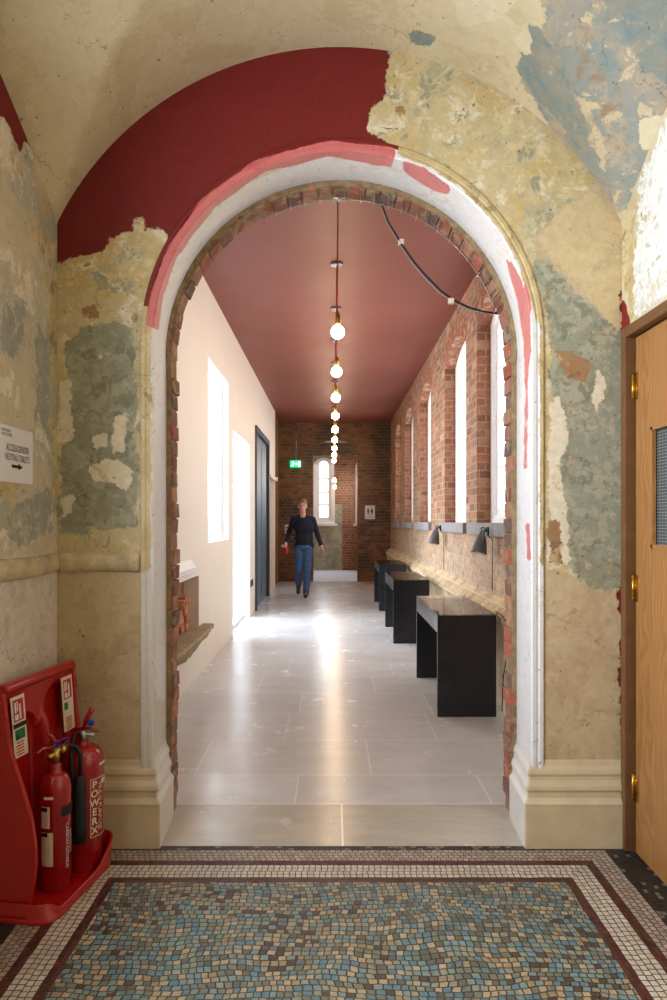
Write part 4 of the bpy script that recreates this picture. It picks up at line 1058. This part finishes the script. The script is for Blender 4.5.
# toilets notice on far wall
t = empty('toilet_notice', (.855, CY1-.004, 1.6), 'white notice with two black figures on the dark brick end wall', 'notice')
mb = MB(); mb.box(.735, .97, CY1-.006, CY1-.001, 1.455, 1.775); mb.build('sheet', m_paper, t)
def S3(vf): put2d(mb, vf, (.853, CY1-.008, 1.635), (1, 0, 0), (0, 0, 1))
for s_, w in ((-.042, .016), (.042, .026)):
    mb = MB(); S3(disc2d(s_, .066, .015)); S3(([(s_-.022, .045), (s_+.022, .045), (s_+w, -.02), (s_-w, -.02)], [(0, 1, 2, 3)])); S3(rect2d(s_-.014, s_-.002, -.07, -.02)); S3(rect2d(s_+.002, s_+.014, -.07, -.02)); mb.build('figure', m_ink, t)
mb = MB(); put2d(mb, text2d('TOILETS', .035), (.853, CY1-.008, 1.505), (1, 0, 0), (0, 0, 1))
mb.build('lettering', m_ink, t)
# small wall panel by the exit sign and socket on white wall
t = empty('call_point', (-1.09, CY1-.01, 1.2), 'small white switch panel on the end brick wall beside the walker', 'switch')
mb = MB(); mb.box(-1.135, -1.045, CY1-.03, CY1-.001, 1.12, 1.32, bev=.004); mb.build('plate', m_paper, t)
mb = MB(); mb.box(-1.115, -1.065, CY1-.036, CY1-.028, 1.16, 1.21, bev=.002); mb.build('button', m_grey, t); mb = MB(); mb.box(-1.115, -1.065, CY1-.036, CY1-.028, 1.235, 1.285, bev=.002); mb.build('button', m_grey, t)
t = empty('wall_socket', (CXL, 9.95, .48), 'small grey double socket low on the white wall beside the tall glazed opening', 'socket')
mb = MB(); mb.box(CXL, CXL+.012, 9.84, 10.12, .43, .53, bev=.003); mb.build('plate', m_dgrey2, t)
for yy in (9.90, 10.0):
    mb = MB(); mb.box(CXL+.011, CXL+.014, yy, yy+.06, .455, .505); mb.build('outlet', m_ink, t)

# ------------------------------------------------------------------ vestibule contents
# paper notice on the left wall
t = empty('paper_notice', (XL+.002, 2.5, 1.65), 'white paper notice with an arrow to the toilets on the left wall', 'notice')
mb = MB(); mb.box(XL+.001, XL+.003, 2.35, 2.646, 1.545, 1.752); mb.build('sheet', m_paper, t)
mb = MB(); X = XL+.004; U, Vv = (0, 1, 0), (0, 0, 1)
put2d(mb, text2d('ACCESS/GENDER', .037), (X, 2.520, 1.672), U, Vv, sx=.64)
put2d(mb, text2d('NEUTRAL TOILETS', .037), (X, 2.518, 1.637), U, Vv, sx=.64)
mb.build('lettering', m_ink, t); mb = MB(); put2d(mb, text2d('BATTERSEA', .0155, align='LEFT'), (X, 2.396, 1.733), U, Vv, sx=.85); put2d(mb, text2d('ARTS CENTRE', .0155, align='LEFT'), (X, 2.396, 1.718), U, Vv, sx=.80)
mb.build('lettering', m_ink, t); mb = MB(); put2d(mb, arrow2d(.088, .026), (X, 2.515, 1.606), U, Vv)
mb.build('arrow', m_ink, t)

# fire extinguisher stand
SA = math.radians(9); SO = Vector((-1.157, 2.35, 0)); SU = Vector((math.sin(SA), math.cos(SA), 0)); SV = Vector((math.cos(SA), -math.sin(SA), 0))
def S(u, v, z): return SO+SU*u+SV*v+Vector((0, 0, z))
st = empty('extinguisher_stand', S(.215, .05, 0), 'red plastic fire extinguisher stand against the left wall', 'extinguisher stand')
SW = .43
def sm(a, b, x):
    t = max(0, min(1, (x-a)/(b-a))); return t*t*(3-2*t)
def panel_v(u, z):
    v = .0+.01*(1-z/.8)
    for uc in (.115, .315):
        zt = .60 if uc < .2 else .665
        d_ = math.hypot(u-uc, max(z-zt, 0)*.9) if z > zt else abs(u-uc)
        v -= .030*(1-sm(.068, .086, d_))
    rw = .012+.018*(1-z/.66)                       # central rib
    if z < .70: v += .028*(1-sm(rw*.5, rw+.008, abs(u-.215)))*sm(.70, .62, z)
    return v
nu, nz_ = 90, 110; mb = MB(); V = []
for j in range(nz_+1):
    z = .012+.788*j/nz_
    for i in range(nu+1):
        u = SW*i/nu; V.append(S(u, panel_v(u, z), z))
Fc = [(j*(nu+1)+i, (j+1)*(nu+1)+i, (j+1)*(nu+1)+i+1, j*(nu+1)+i+1) for j in range(nz_) for i in range(nu)]
mb.add(V, Fc, 0, True)
o = mb.build('back_panel', m_redp, st)
mb = MB()   # rounded top lip and edge flanges
lip = [(.004, .785), (.014, .800), (.014, .812), (.006, .822), (-.010, .824), (-.036, .818), (-.036, .78)]
V = []; us_ = [-.006, 0, SW, SW+.006]
for u in us_:
    for (v, z) in lip: V.append(S(u, v*(1 if 0 <= u <= SW else .7), z-(0 if 0 <= u <= SW else .003)))
n = len(lip); mb.add(V, [(i*n+k, (i+1)*n+k, (i+1)*n+k+1, i*n+k+1) for i in range(3) for k in range(n-1)]+[tuple(range(n)), tuple(3*n+k for k in range(n))], 0, False)
mb.build('top_lip', m_redp, st, bevel=.004)
chk = [(.80, .0), (.70, .012), (.612, .024), (.56, .040), (.507, .060), (.44, .084), (.366, .106), (.28, .120), (.207, .123), (.13, .113), (.066, .098), (.0, .09)]
for u0, sc_ in ((-.022, 1.0), (SW, .62)):
    mb = MB(); zz = np.linspace(.80, .0, 40); vv = np.interp(-zz, [-a for a, b in chk], [b for a, b in chk])*sc_+.006
    poly = [S(u0, v, z) for z, v in zip(zz, vv)]+[S(u0, -.034, 0), S(u0, -.034, .80)]
    mb.prism(poly, SU*.022); mb.build('side_cheek', m_redp, st, bevel=.005)
# tray: rounded outline with a lip of changing height
def tray_outline(off):
    pts = []; r = .07; D = .186+off; a0, a1 = -.02-off, SW+.018+off
    pts += [(a0, v) for v in np.linspace(0, D-r, 6)]
    pts += [(a0+r-r*math.cos(a), D-r+r*math.sin(a)) for a in np.linspace(0, PI/2, 8)][1:]
    pts += [(u, D) for u in np.linspace(a0+r, a1-r, 16)][1:]
    pts += [(a1-r+r*math.sin(a), D-r+r*math.cos(a)) for a in np.linspace(0, PI/2, 8)][1:]
    pts += [(a1, v) for v in np.linspace(D-r, 0, 6)][1:]
    return pts
def lip_h(u, v):
    return .040+.035*sm(.05, -.01, u)+.075*sm(.26, .44, u)
A, B, Cc = tray_outline(0), tray_outline(.012), tray_outline(.004); n = len(A); mb = MB(); V = []
for (a, b, c) in zip(A, B, Cc):
    h = lip_h(*a); V += [S(*c, 0), S(*c, .016), S(a[0], a[1], .018), S(*b, h), S(b[0]*.985+.003, b[1]-.010, h+.002), S(a[0]*.96+.008, a[1]-.014, .026)]
Fc = []
for i in range(n-1):
    for k in (0, 1, 2, 3, 4): Fc.append((i*6+k, (i+1)*6+k, (i+1)*6+k+1, i*6+k+1))
mb.add(V, Fc, 0, True)
mb.add([S(a[0]*.96+.008, a[1]-.014, .026) for a in A], [tuple(range(n))], 0, False)
mb.add([S(a[0], a[1], .0) for a in Cc], [tuple(range(n))[::-1]], 0, False)
mb.build('tray', m_redp, st)
# identification plates on the panel
def idplate(u0, ztop, tilt, kind):
    g = MB(); e = .002
    M = lambda u, z, k=1: S(u0+u+(ztop-z)*tilt, .012+.004*k*.25+e, z)
    g.prism([M(0, ztop, 0), M(.078, ztop, 0), M(.078, ztop-.225, 0), M(0, ztop-.225, 0)], SV*.002); pl = g.build('sign_plate', m_lab, st)
    def q(mat, a, b, z0_, z1_, k=4, nm='print'):
        g2 = MB(); g2.quad(M(a, ztop-z0_, k), M(b, ztop-z0_, k), M(b, ztop-z1_, k), M(a, ztop-z1_, k)); g2.build(nm, mat, pl)
    q(m_redi, .010, .066, .012, .092)
    q(m_paper, .014, .024, .02, .06, 5); q(m_paper, .028, .034, .018, .055, 5); q(m_paper, .014, .034, .066, .086, 5); q(m_paper, .040, .050, .03, .086, 5)
    if kind: q(m_ink, .002, .076, .099, .116)
    q(m_green, .010, .066, .122, .160) if kind else q(m_green, .008, .034, .105, .135)
    q(m_ink, .014, .026, .142, .156, 5) if kind else None
    for k in range(5): q(m_redi, .008 if k % 2 else .014, .054, .168+k*.011, .173+k*.011)
idplate(.006, .775, .12, True); idplate(.325, .772, .12, False)

# CO2 extinguisher
def lathe_at(mb, prof, u, v, seg=36, mi=0): c = S(u, v, 0); mb.lathe(prof, (c.x, c.y, 0), seg, mi)
def dome(r, zb, zs, zt, rn):
    p = [(0, zb), (r-.008, zb), (r, zb+.008), (r, zs)]
    for a in np.linspace(0, PI/2, 9)[1:]: p.append((rn+(r-rn)*math.cos(a), zs+(zt-zs)*math.sin(a)))
    return p
zb = .020
def cyl_patch(mb, c, r, a0, a1, z0, z1_, mi=0, n=8):
    V = [(c.x+r*math.cos(a), c.y+r*math.sin(a), z) for z in (z0, z1_) for a in np.linspace(a0, a1, n)]
    mb.add(V, [(i, i+1, n+i+1, n+i) for i in range(n-1)], mi, True)
def cyl_text(mb, vf, c, r, ac, zc, rot90=False):
    vs, fs = vf; V = []
    for a, b in vs:
        if rot90: a, b = b, -a
        V.append((c.x+r*math.cos(ac+a/r), c.y+r*math.sin(ac+a/r), zc+b))
    mb.add(V, fs, 0)
c1 = S(.185, .079, 0); r1 = .058
ex = empty('fire_extinguisher', (c1.x, c1.y, zb), 'slim red carbon dioxide extinguisher with a black horn, front one on the stand', 'fire extinguisher', 'fire extinguishers on the red stand')
mb = MB(); lathe_at(mb, dome(r1, zb, .385, .455, .022)+[(.022, .475), (.018, .49), (0, .49)], .185, .079); mb.build('cylinder', m_redx, ex)
toCam = math.atan2(-c1.y, -c1.x)
mb = MB(); mb.tube([(c1.x, c1.y, .487), (c1.x, c1.y, .545)], .016, 14); q = SU
mb.tube([Vector((c1.x, c1.y, .525))-q*.045, Vector((c1.x, c1.y, .525))+q*.05], .009, 12); mb.tube([Vector((c1.x, c1.y, .525))+q*.035, Vector((c1.x, c1.y, .525))+q*.062], .016, 8)
mb.build('valve', m_brass, ex)
mb = MB(); k0 = Vector((c1.x, c1.y, .552))
mb.tube([k0+SU*.03, k0-SU*.02+Vector((0, 0, .006)), k0-SU*.09+Vector((0, 0, .018)), k0-SU*.12+Vector((0, 0, .012))], .006, 8)
mb.tube([k0+SU*.02+Vector((0, 0, .010)), k0-SU*.03+SV*.01+Vector((0, 0, .03)), k0-SU*.055+SV*.01+Vector((0, 0, .06)), k0-SU*.06+Vector((0, 0, .062))], [.008, .010, .008, .004], 8)
mb.build('handle', m_redx, ex)
mb = MB(); mb.tube([k0+SU*.05*math.cos(a)+SV*.02+Vector((0, 0, .012+.012*math.sin(a))) for a in np.linspace(0, 2*PI, 16, endpoint=False)], .0025, 6, closed=True); mb.build('seal', m_blue, ex)
mb = MB(); h0 = Vector((c1.x, c1.y, .525))+SU*.06
hp = [h0, h0+SU*.02+SV*.008+Vector((0, 0, .004)), h0+SU*.03+SV*.03+Vector((0, 0, -.004)), h0+SU*.028+SV*.05+Vector((0, 0, -.03)), h0+SU*.02+SV*.052+Vector((0, 0, -.12))]
mb.tube(hp, .008, 12); mb.build('hose', m_blackm, ex)
mb = MB(); hh = hp[-1]; mb.tube([hh+Vector((0, 0, .01)), hh, hh-Vector((0, 0, .03)), hh-Vector((0, 0, .20)), hh-Vector((0, 0, .25))], [.012, .018, .024, .028, .026], 18); mb.build('horn', m_blackm, ex)
mb = MB(); cyl_patch(mb, c1, r1+.001, toCam-.95, toCam-.35, .265, .345); mb.build('label', m_lab, ex); mb = MB(); cyl_patch(mb, c1, r1+.001, toCam-.95, toCam-.15, .125, .25)
mb.build('label', m_lab, ex); mb = MB(); cyl_patch(mb, c1, r1+.001, toCam-.75, toCam-.15, .372, .382)
# readable front: white panels on the left, black band on the right
mb.build('label', m_lab, ex)
mb = MB(); cyl_patch(mb, c1, r1+.001, toCam+.35, toCam+1.3, .30, .34); mb.build('band', m_ink, ex)
for a_, b_ in ((.327, .342), (.235, .248)):
    mb = MB(); cyl_patch(mb, c1, r1+.0015, toCam-.95, toCam-.5, a_, b_); mb.build('band', m_ink, ex)
mb = MB(); cyl_text(mb, text2d('CARBON DIOXIDE', .020), c1, r1+.0012, toCam+.75, .19, True); mb.build('lettering', m_paper, ex); mb = MB(); cyl_text(mb, text2d('ELECTRICAL', .016), c1, r1+.0012, toCam+1.05, .2, True); mb.build('lettering', m_paper, ex)

# powder extinguisher
c2 = S(.352, .098, 0); r2 = .079
ex2 = empty('fire_extinguisher', (c2.x, c2.y, zb), 'wide red powder extinguisher with white vertical lettering, rear one on the stand', 'fire extinguisher', 'fire extinguishers on the red stand')
mb = MB(); lathe_at(mb, dome(r2, zb, .435, .505, .022)+[(.022, .52), (0, .52)], .352, .098); mb.build('cylinder', m_redx, ex2)
tc = math.atan2(-c2.y, -c2.x)
mb = MB(); mb.tube([(c2.x, c2.y, .515), (c2.x, c2.y, .56)], .014, 14); kk = Vector((c2.x, c2.y, .545)); mb.tube([kk-SV*.02, kk+SV*.045], .008, 10); mb.build('valve', m_steel, ex2)
mb = MB(); k0 = Vector((c2.x, c2.y, .568)); mb.tube([k0-SV*.03, k0+SV*.03, k0+SV*.065+Vector((0, 0, -.008))], .006, 8)
mb.tube([k0, k0+SV*.01+SU*.01+Vector((0, 0, .04)), k0+SV*.03+SU*.01+Vector((0, 0, .075)), k0+SV*.034+SU*.01+Vector((0, 0, .082))], [.008, .011, .011, .006], 10); mb.build('handle', m_redx, ex2)
mb = MB(); mb.tube([k0+SV*.02+SV*.018*math.cos(a)+Vector((0, 0, .02+.016*math.sin(a))) for a in np.linspace(0, 2*PI, 14, endpoint=False)], .0022, 6, closed=True); mb.box(k0.x+.02, k0.x+.04, k0.y-.01, k0.y+.01, k0.z+.012, k0.z+.03, bev=.003); mb.build('seal', m_blue, ex2)
mb = MB(); mb.tube([kk-SV*.01, kk-SU*.02-SV*.03+Vector((0, 0, .0)), kk-SU*.075-SV*.01+Vector((0, 0, -.05)), kk-SU*.082+SV*.0+Vector((0, 0, -.15)), kk-SU*.084+Vector((0, 0, -.30))], .009, 10); mb.build('hose', m_blackm, ex2)
mb = MB(); rr_ = r2+.0012; ac = tc+.62
for (a, b) in ((-.30, -.27), (.62, .65)): cyl_patch(mb, c2, rr_, ac+a, ac+b, .155, .385, n=3)
for (z0_, z1_) in ((.155, .158), (.382, .385)): cyl_patch(mb, c2, rr_, ac-.30, ac+.65, z0_, z1_)
cyl_text(mb, text2d('P\nO\nW\nE\nR\nX', .040, bold=.001), c2, rr_, ac-.08, .27)
cyl_text(mb, text2d('MULTI PURPOSE', .026), c2, rr_, ac+.24, .27, True)
cyl_patch(mb, c2, rr_, ac+.35, ac+1.1, .355, .375); cyl_patch(mb, c2, rr_, ac+.2, ac+1.0, .430, .440)
mb.build('lettering', m_lab, ex2)

# ------------------------------------------------------------------ walking person
def remeshed(name, prims, vox, mat, parent, smooth_it=4, edit=None):
    mb = MB()
    for pr in prims:
        if pr[0] == 'c':                    # tapered capsule a, b, ra, rb
            a, b, ra, rb = Vector(pr[1]), Vector(pr[2]), pr[3], pr[4]; dz = (b-a); L = dz.length
            q = dz.to_track_quat('Z', 'Y').to_matrix().to_4x4(); pf = []
            for t in np.linspace(0, PI/2, 5): pf.append((ra*math.sin(t), -ra*math.cos(t)))
            for t in np.linspace(0, PI/2, 5): pf.append((rb*math.cos(t), L+rb*math.sin(t)))
            pf[0] = (0, -ra); pf[-1] = (0, L+rb)
            sq = Matrix.Diagonal((1, pr[5] if len(pr) > 5 else 1, 1, 1)); mb.lathe(pf, tuple(a), 16, M=q)
        else:                               # ellipsoid centre, radii, optional rotation
            c, r = Vector(pr[1]), pr[2]; R = pr[3] if len(pr) > 3 else Matrix.Identity(4)
            M = R @ Matrix.Diagonal((r[0], r[1], r[2], 1)); mb.lathe([(0, -1)]+[(math.sin(t), -math.cos(t)) for t in np.linspace(.15, PI-.15, 14)]+[(0, 1)], tuple(c), 24, M=M)
    o = mb.build(name, mat, parent, smooth=True)
    md = o.modifiers.new('r', 'REMESH'); md.mode = 'VOXEL'; md.voxel_size = vox; md.use_smooth_shade = True
    if smooth_it:
        s_ = o.modifiers.new('s', 'SMOOTH'); s_.factor = .5; s_.iterations = smooth_it
    dg = bpy.context.evaluated_depsgraph_get(); me = bpy.data.meshes.new_from_object(o.evaluated_get(dg)); o.modifiers.clear(); o.data = me
    me.materials.clear(); me.materials.append(mat)
    for p_ in me.polygons: p_.use_smooth = True
    return o
PX, PY = -.545, 12.37
per = empty('person', (PX, PY, 0), 'person walking toward the arch in a dark jumper and blue jeans', 'person')
def Q(x, y, z): return (PX+x, PY+y, z)       # x right in the picture, y away from the viewer
m_skin = simple('skin', lin((206, 150, 126)), .55, var=.05)
m_jump = simple('navy_wool', lin((22, 24, 38)), .9, var=.2, scale=60, bump=.3)
m_jean = simple('blue_denim', lin((62, 88, 128)), .85, var=.18, scale=16, bump=.2)
m_hair = simple('grey_brown_hair', lin((120, 92, 74)), .7, var=.3, scale=60)
m_shoe = simple('dark_leather', lin((38, 32, 30)), .5)
# joints: planted leg right in picture, other leg trailing; both arms swinging out
hipR, kneeR, ankR = Q(.075, 0, .90), Q(.06, -.05, .50), Q(.035, -.02, .09)
hipL, kneeL, ankL = Q(-.085, 0, .90), Q(-.10, -.02, .50), Q(-.12, .30, .24)
shR, elR, wrR = Q(.165, 0, 1.44), Q(.25, .03, 1.15), Q(.33, -.08, .93)
shL, elL, wrL = Q(-.20, 0, 1.44), Q(-.29, .06, 1.16), Q(-.335, -.12, .99)
HC = Vector(Q(-.025, -.03, 1.685))
def hand(w, dirv, side, curl):
    w = Vector(w); d_ = Vector(dirv).normalized(); s_ = Vector(side).normalized(); n_ = d_.cross(s_).normalized(); out = [('c', w, w+d_*.03, .024, .026)]
    out += [('c', w+d_*.03+s_*k, w+d_*.085+s_*k*1.25, .016, .014) for k in (-.024, -.008, .008, .024)]
    for k, L in zip((-.033, -.011, .011, .033), (.060, .075, .070, .052)):
        a = w+d_*.088+s_*k; b = a+(d_*math.cos(curl*.5)+n_*math.sin(curl*.5))*L*.5; c = b+(d_*math.cos(curl*1.3)+n_*math.sin(curl*1.3))*L*.5
        out += [('c', a, b, .0090, .0085), ('c', b, c, .0085, .0072)]
    t0 = w+d_*.030-s_*.026; t1 = t0-s_*.030+d_*.025+n_*.012; t2 = t1+d_*.030+n_*.012-s_*.004
    return out+[('c', t0, t1, .013, .011), ('c', t1, t2, .011, .009)]
body = [('e', Q(0, 0, 1.30), (.165, .11, .18)), ('e', Q(0, 0, 1.07), (.145, .105, .17)), ('e', Q(0, 0, .93), (.155, .11, .12)), ('c', Q(-.02, .0, 1.40), Q(-.025, -.01, 1.60), .062, .054)]
body += [('c', shR, elR, .052, .042), ('c', elR, wrR, .042, .027), ('c', shL, elL, .052, .042), ('c', elL, wrL, .042, .027), ('c', shL, shR, .045, .045)]
body += [('c', hipR, kneeR, .085, .055), ('c', kneeR, ankR, .052, .036), ('c', hipL, kneeL, .085, .055), ('c', kneeL, ankL, .052, .036)]
body += [('e', HC+Vector((0, .012, .025)), (.076, .096, .098)), ('e', HC+Vector((0, -.012, -.045)), (.060, .074, .078)), ('e', HC+Vector((0, -.045, -.098)), (.034, .034, .026)),
         ('c', HC+Vector((0, -.088, .012)), HC+Vector((0, -.108, -.032)), .010, .015), ('e', HC+Vector((0, -.082, -.072)), (.024, .012, .007)), ('e', HC+Vector((0, -.084, .024)), (.048, .014, .009)),
         ('e', HC+Vector((.080, .012, -.012)), (.011, .018, .030)), ('e', HC+Vector((-.080, .012, -.012)), (.011, .018, .030))]
body += hand(wrR, (.25, -.25, -.9), (.3, -.9, .2), .5)+hand(wrL, (-.15, -.62, -.55), (.9, -.1, .0), 1.1)
body += [('c', ankR, Q(.035, -.16, .045), .038, .034), ('c', ankL, Q(-.12, .27, .12), .036, .03)]
remeshed('body', body, .0065, m_skin, per, 2)
for s_ in (-1, 1):
    mb = MB(); e_ = HC+Vector((s_*.031, -.083, .004)); mb.lathe([(0, -.011)]+[(.011*math.sin(t), -.011*math.cos(t)) for t in np.linspace(.2, 2.9, 8)]+[(0, .011)], tuple(e_), 12); mb.build('eye', m_ink, per)
mb = MB(); mb.box(HC.x-.022, HC.x+.022, HC.y-.096, HC.y-.088, HC.z-.074, HC.z-.070, bev=.001); mb.build('mouth', simple('lips', lin((150, 84, 76)), .5), per)
remeshed('hair', [('e', HC+Vector((0, .022, .050)), (.085, .100, .088)), ('e', HC+Vector((.062, .035, .0)), (.022, .05, .05)), ('e', HC+Vector((-.062, .035, .0)), (.022, .05, .05))], .006, m_hair, per, 2)
remeshed('jumper', [('e', Q(0, 0, 1.30), (.192, .132, .19)), ('e', Q(0, 0, 1.08), (.172, .13, .20)), ('c', Q(-.11, 0, .96), Q(.11, 0, .96), .078, .078), ('c', Vector(shL)+Vector((.03,0,-.01)), Vector(shR)+Vector((-.03,0,-.01)), .062, .062), ('c', Vector(shL)+Vector((.02,0,0)), Q(-.03,.01,1.50), .052, .05), ('c', Vector(shR)+Vector((-.02,0,0)), Q(-.01,.01,1.50), .052, .05), ('c', shR, elR, .056, .050), ('c', elR, Vector(elR).lerp(Vector(wrR), .80), .054, .040),
                    ('c', shL, elL, .056, .050), ('c', elL, Vector(elL).lerp(Vector(wrL), .80), .054, .040), ('c', Q(-.02, .012, 1.42), Q(-.024, .01, 1.49), .078, .068)], .009, m_jump, per, 4)
remeshed('jeans', [('e', Q(0, 0, .92), (.165, .12, .10)), ('c', hipR, kneeR, .098, .070), ('c', kneeR, Vector(ankR)+Vector((0, 0, -.02)), .070, .060), ('c', hipL, kneeL, .098, .070), ('c', kneeL, Vector(ankL)+Vector((0, .0, -.03)), .070, .060)], .009, m_jean, per, 4)
for a, tdir in ((ankR, Vector((0, -1, 0))), (ankL, Vector((0, -.55, -.8)).normalized())):
    a = Vector(a); sole = Vector((0, 0, -1)) if tdir.z == 0 else Vector((0, .8, -.55)).normalized()
    remeshed('shoe', [('c', a+sole*.045+tdir*-.03, a+sole*.050+tdir*.18, .044, .040), ('c', a+tdir*.03, a+sole*.04+tdir*.10, .050, .042), ('c', a, a+sole*.04, .050, .046)], .008, m_shoe, per, 3)
# collar
mb = MB(); cc = Vector(Q(-.022, -.002, 1.495)); mb.tube([cc+Vector((.066*math.cos(a), .066*math.sin(a)-.012, -.030*max(0, -math.sin(a))**2)) for a in np.linspace(0, 2*PI, 22, endpoint=False)], .010, 8, closed=True); mb.build('collar', simple('grey_collar', lin((70, 66, 74)), .9), per)
hp_ = Vector(wrL)+Vector((-.15, -.62, -.55)).normalized()*.10
o = remeshed('pouch', [('e', hp_+Vector((.035, -.0, -.055)), (.045, .028, .062)), ('c', hp_+Vector((.01, 0, .0)), hp_+Vector((.03, 0, -.05)), .018, .03)], .006, m_redi, None, 3)
tagit(o, 'small red pouch held in the hand of the walking person', 'pouch')

# ------------------------------------------------------------------ light
wd = bpy.data.worlds.new('world'); bpy.context.scene.world = wd; wd.use_nodes = True
bg = wd.node_tree.nodes['Background']; bg.inputs[0].default_value = (.82, .90, 1, 1); bg.inputs[1].default_value = 1.3
def area(name, loc, target, sx, sy, power, col):
    l = bpy.data.lights.new(name, 'AREA'); l.shape = 'RECTANGLE'; l.size = sx; l.size_y = sy; l.energy = power; l.color = col
    o = bpy.data.objects.new(name, l); C.objects.link(o); o.location = loc
    o.rotation_euler = (Vector(target)-Vector(loc)).to_track_quat('-Z', 'Y').to_euler(); return o
DAY = (.86, .93, 1.0)
area('daylight_vestibule', (XL-.45, 1.05, 1.95), (XL+1, 1.25, 1.75), 1.6, 1.7, 90, (.87, .94, 1.0))
for i, h in enumerate(RW): area('daylight_right', (CXR+.6, (h[0]+h[1])/2, 2.4), (CXR-1, (h[0]+h[1])/2, 2.1), h[1]-h[0], 1.9, 12, DAY)
area('daylight_left', (CXL-.6, (LW[0]+LW[1])/2, 2.2), (CXL+1, (LW[0]+LW[1])/2, 1.9), 1.4, 1.9, 28, DAY)
area('daylight_left', (CXL-.6, (LD[0]+LD[1])/2, 1.5), (CXL+1, (LD[0]+LD[1])/2, .9), 1.6, 2.4, 58, DAY)
area('daylight_alcove', (-.28, YA+.5, 2.5), (-.28, YA-2, .2), .7, 1.8, 7, DAY)
area('daylight_alcove', tuple(Vector((.9, YA-.35, 2.3))+nb_*.5), (0, 17.2, .2), .8, 1.8, 60, DAY)

cam = bpy.data.cameras.new('camera'); co = bpy.data.objects.new('camera', cam); C.objects.link(co)
co.location = (0, 0, CAMZ); co.rotation_euler = (PI/2, 0, 0)
cam.sensor_fit = 'VERTICAL'; cam.sensor_height = 36; cam.sensor_width = 24; cam.lens = 36*F/1000
cam.shift_y = (HZ-500)/1000; cam.shift_x = 0; cam.clip_start = .05; cam.clip_end = 100
sc = bpy.context.scene; sc.camera = co
sc.view_settings.view_transform = 'Standard'; sc.view_settings.look = 'None'; sc.view_settings.gamma = 1; sc.view_settings.exposure = 1.15
sc.view_settings.use_curve_mapping = False
sc.cycles.use_denoising = True; sc.cycles.max_bounces = 10; sc.cycles.diffuse_bounces = 6; sc.cycles.transparent_max_bounces = 12
sc.cycles.sample_clamp_indirect = 6; sc.cycles.caustics_reflective = False; sc.cycles.caustics_refractive = False
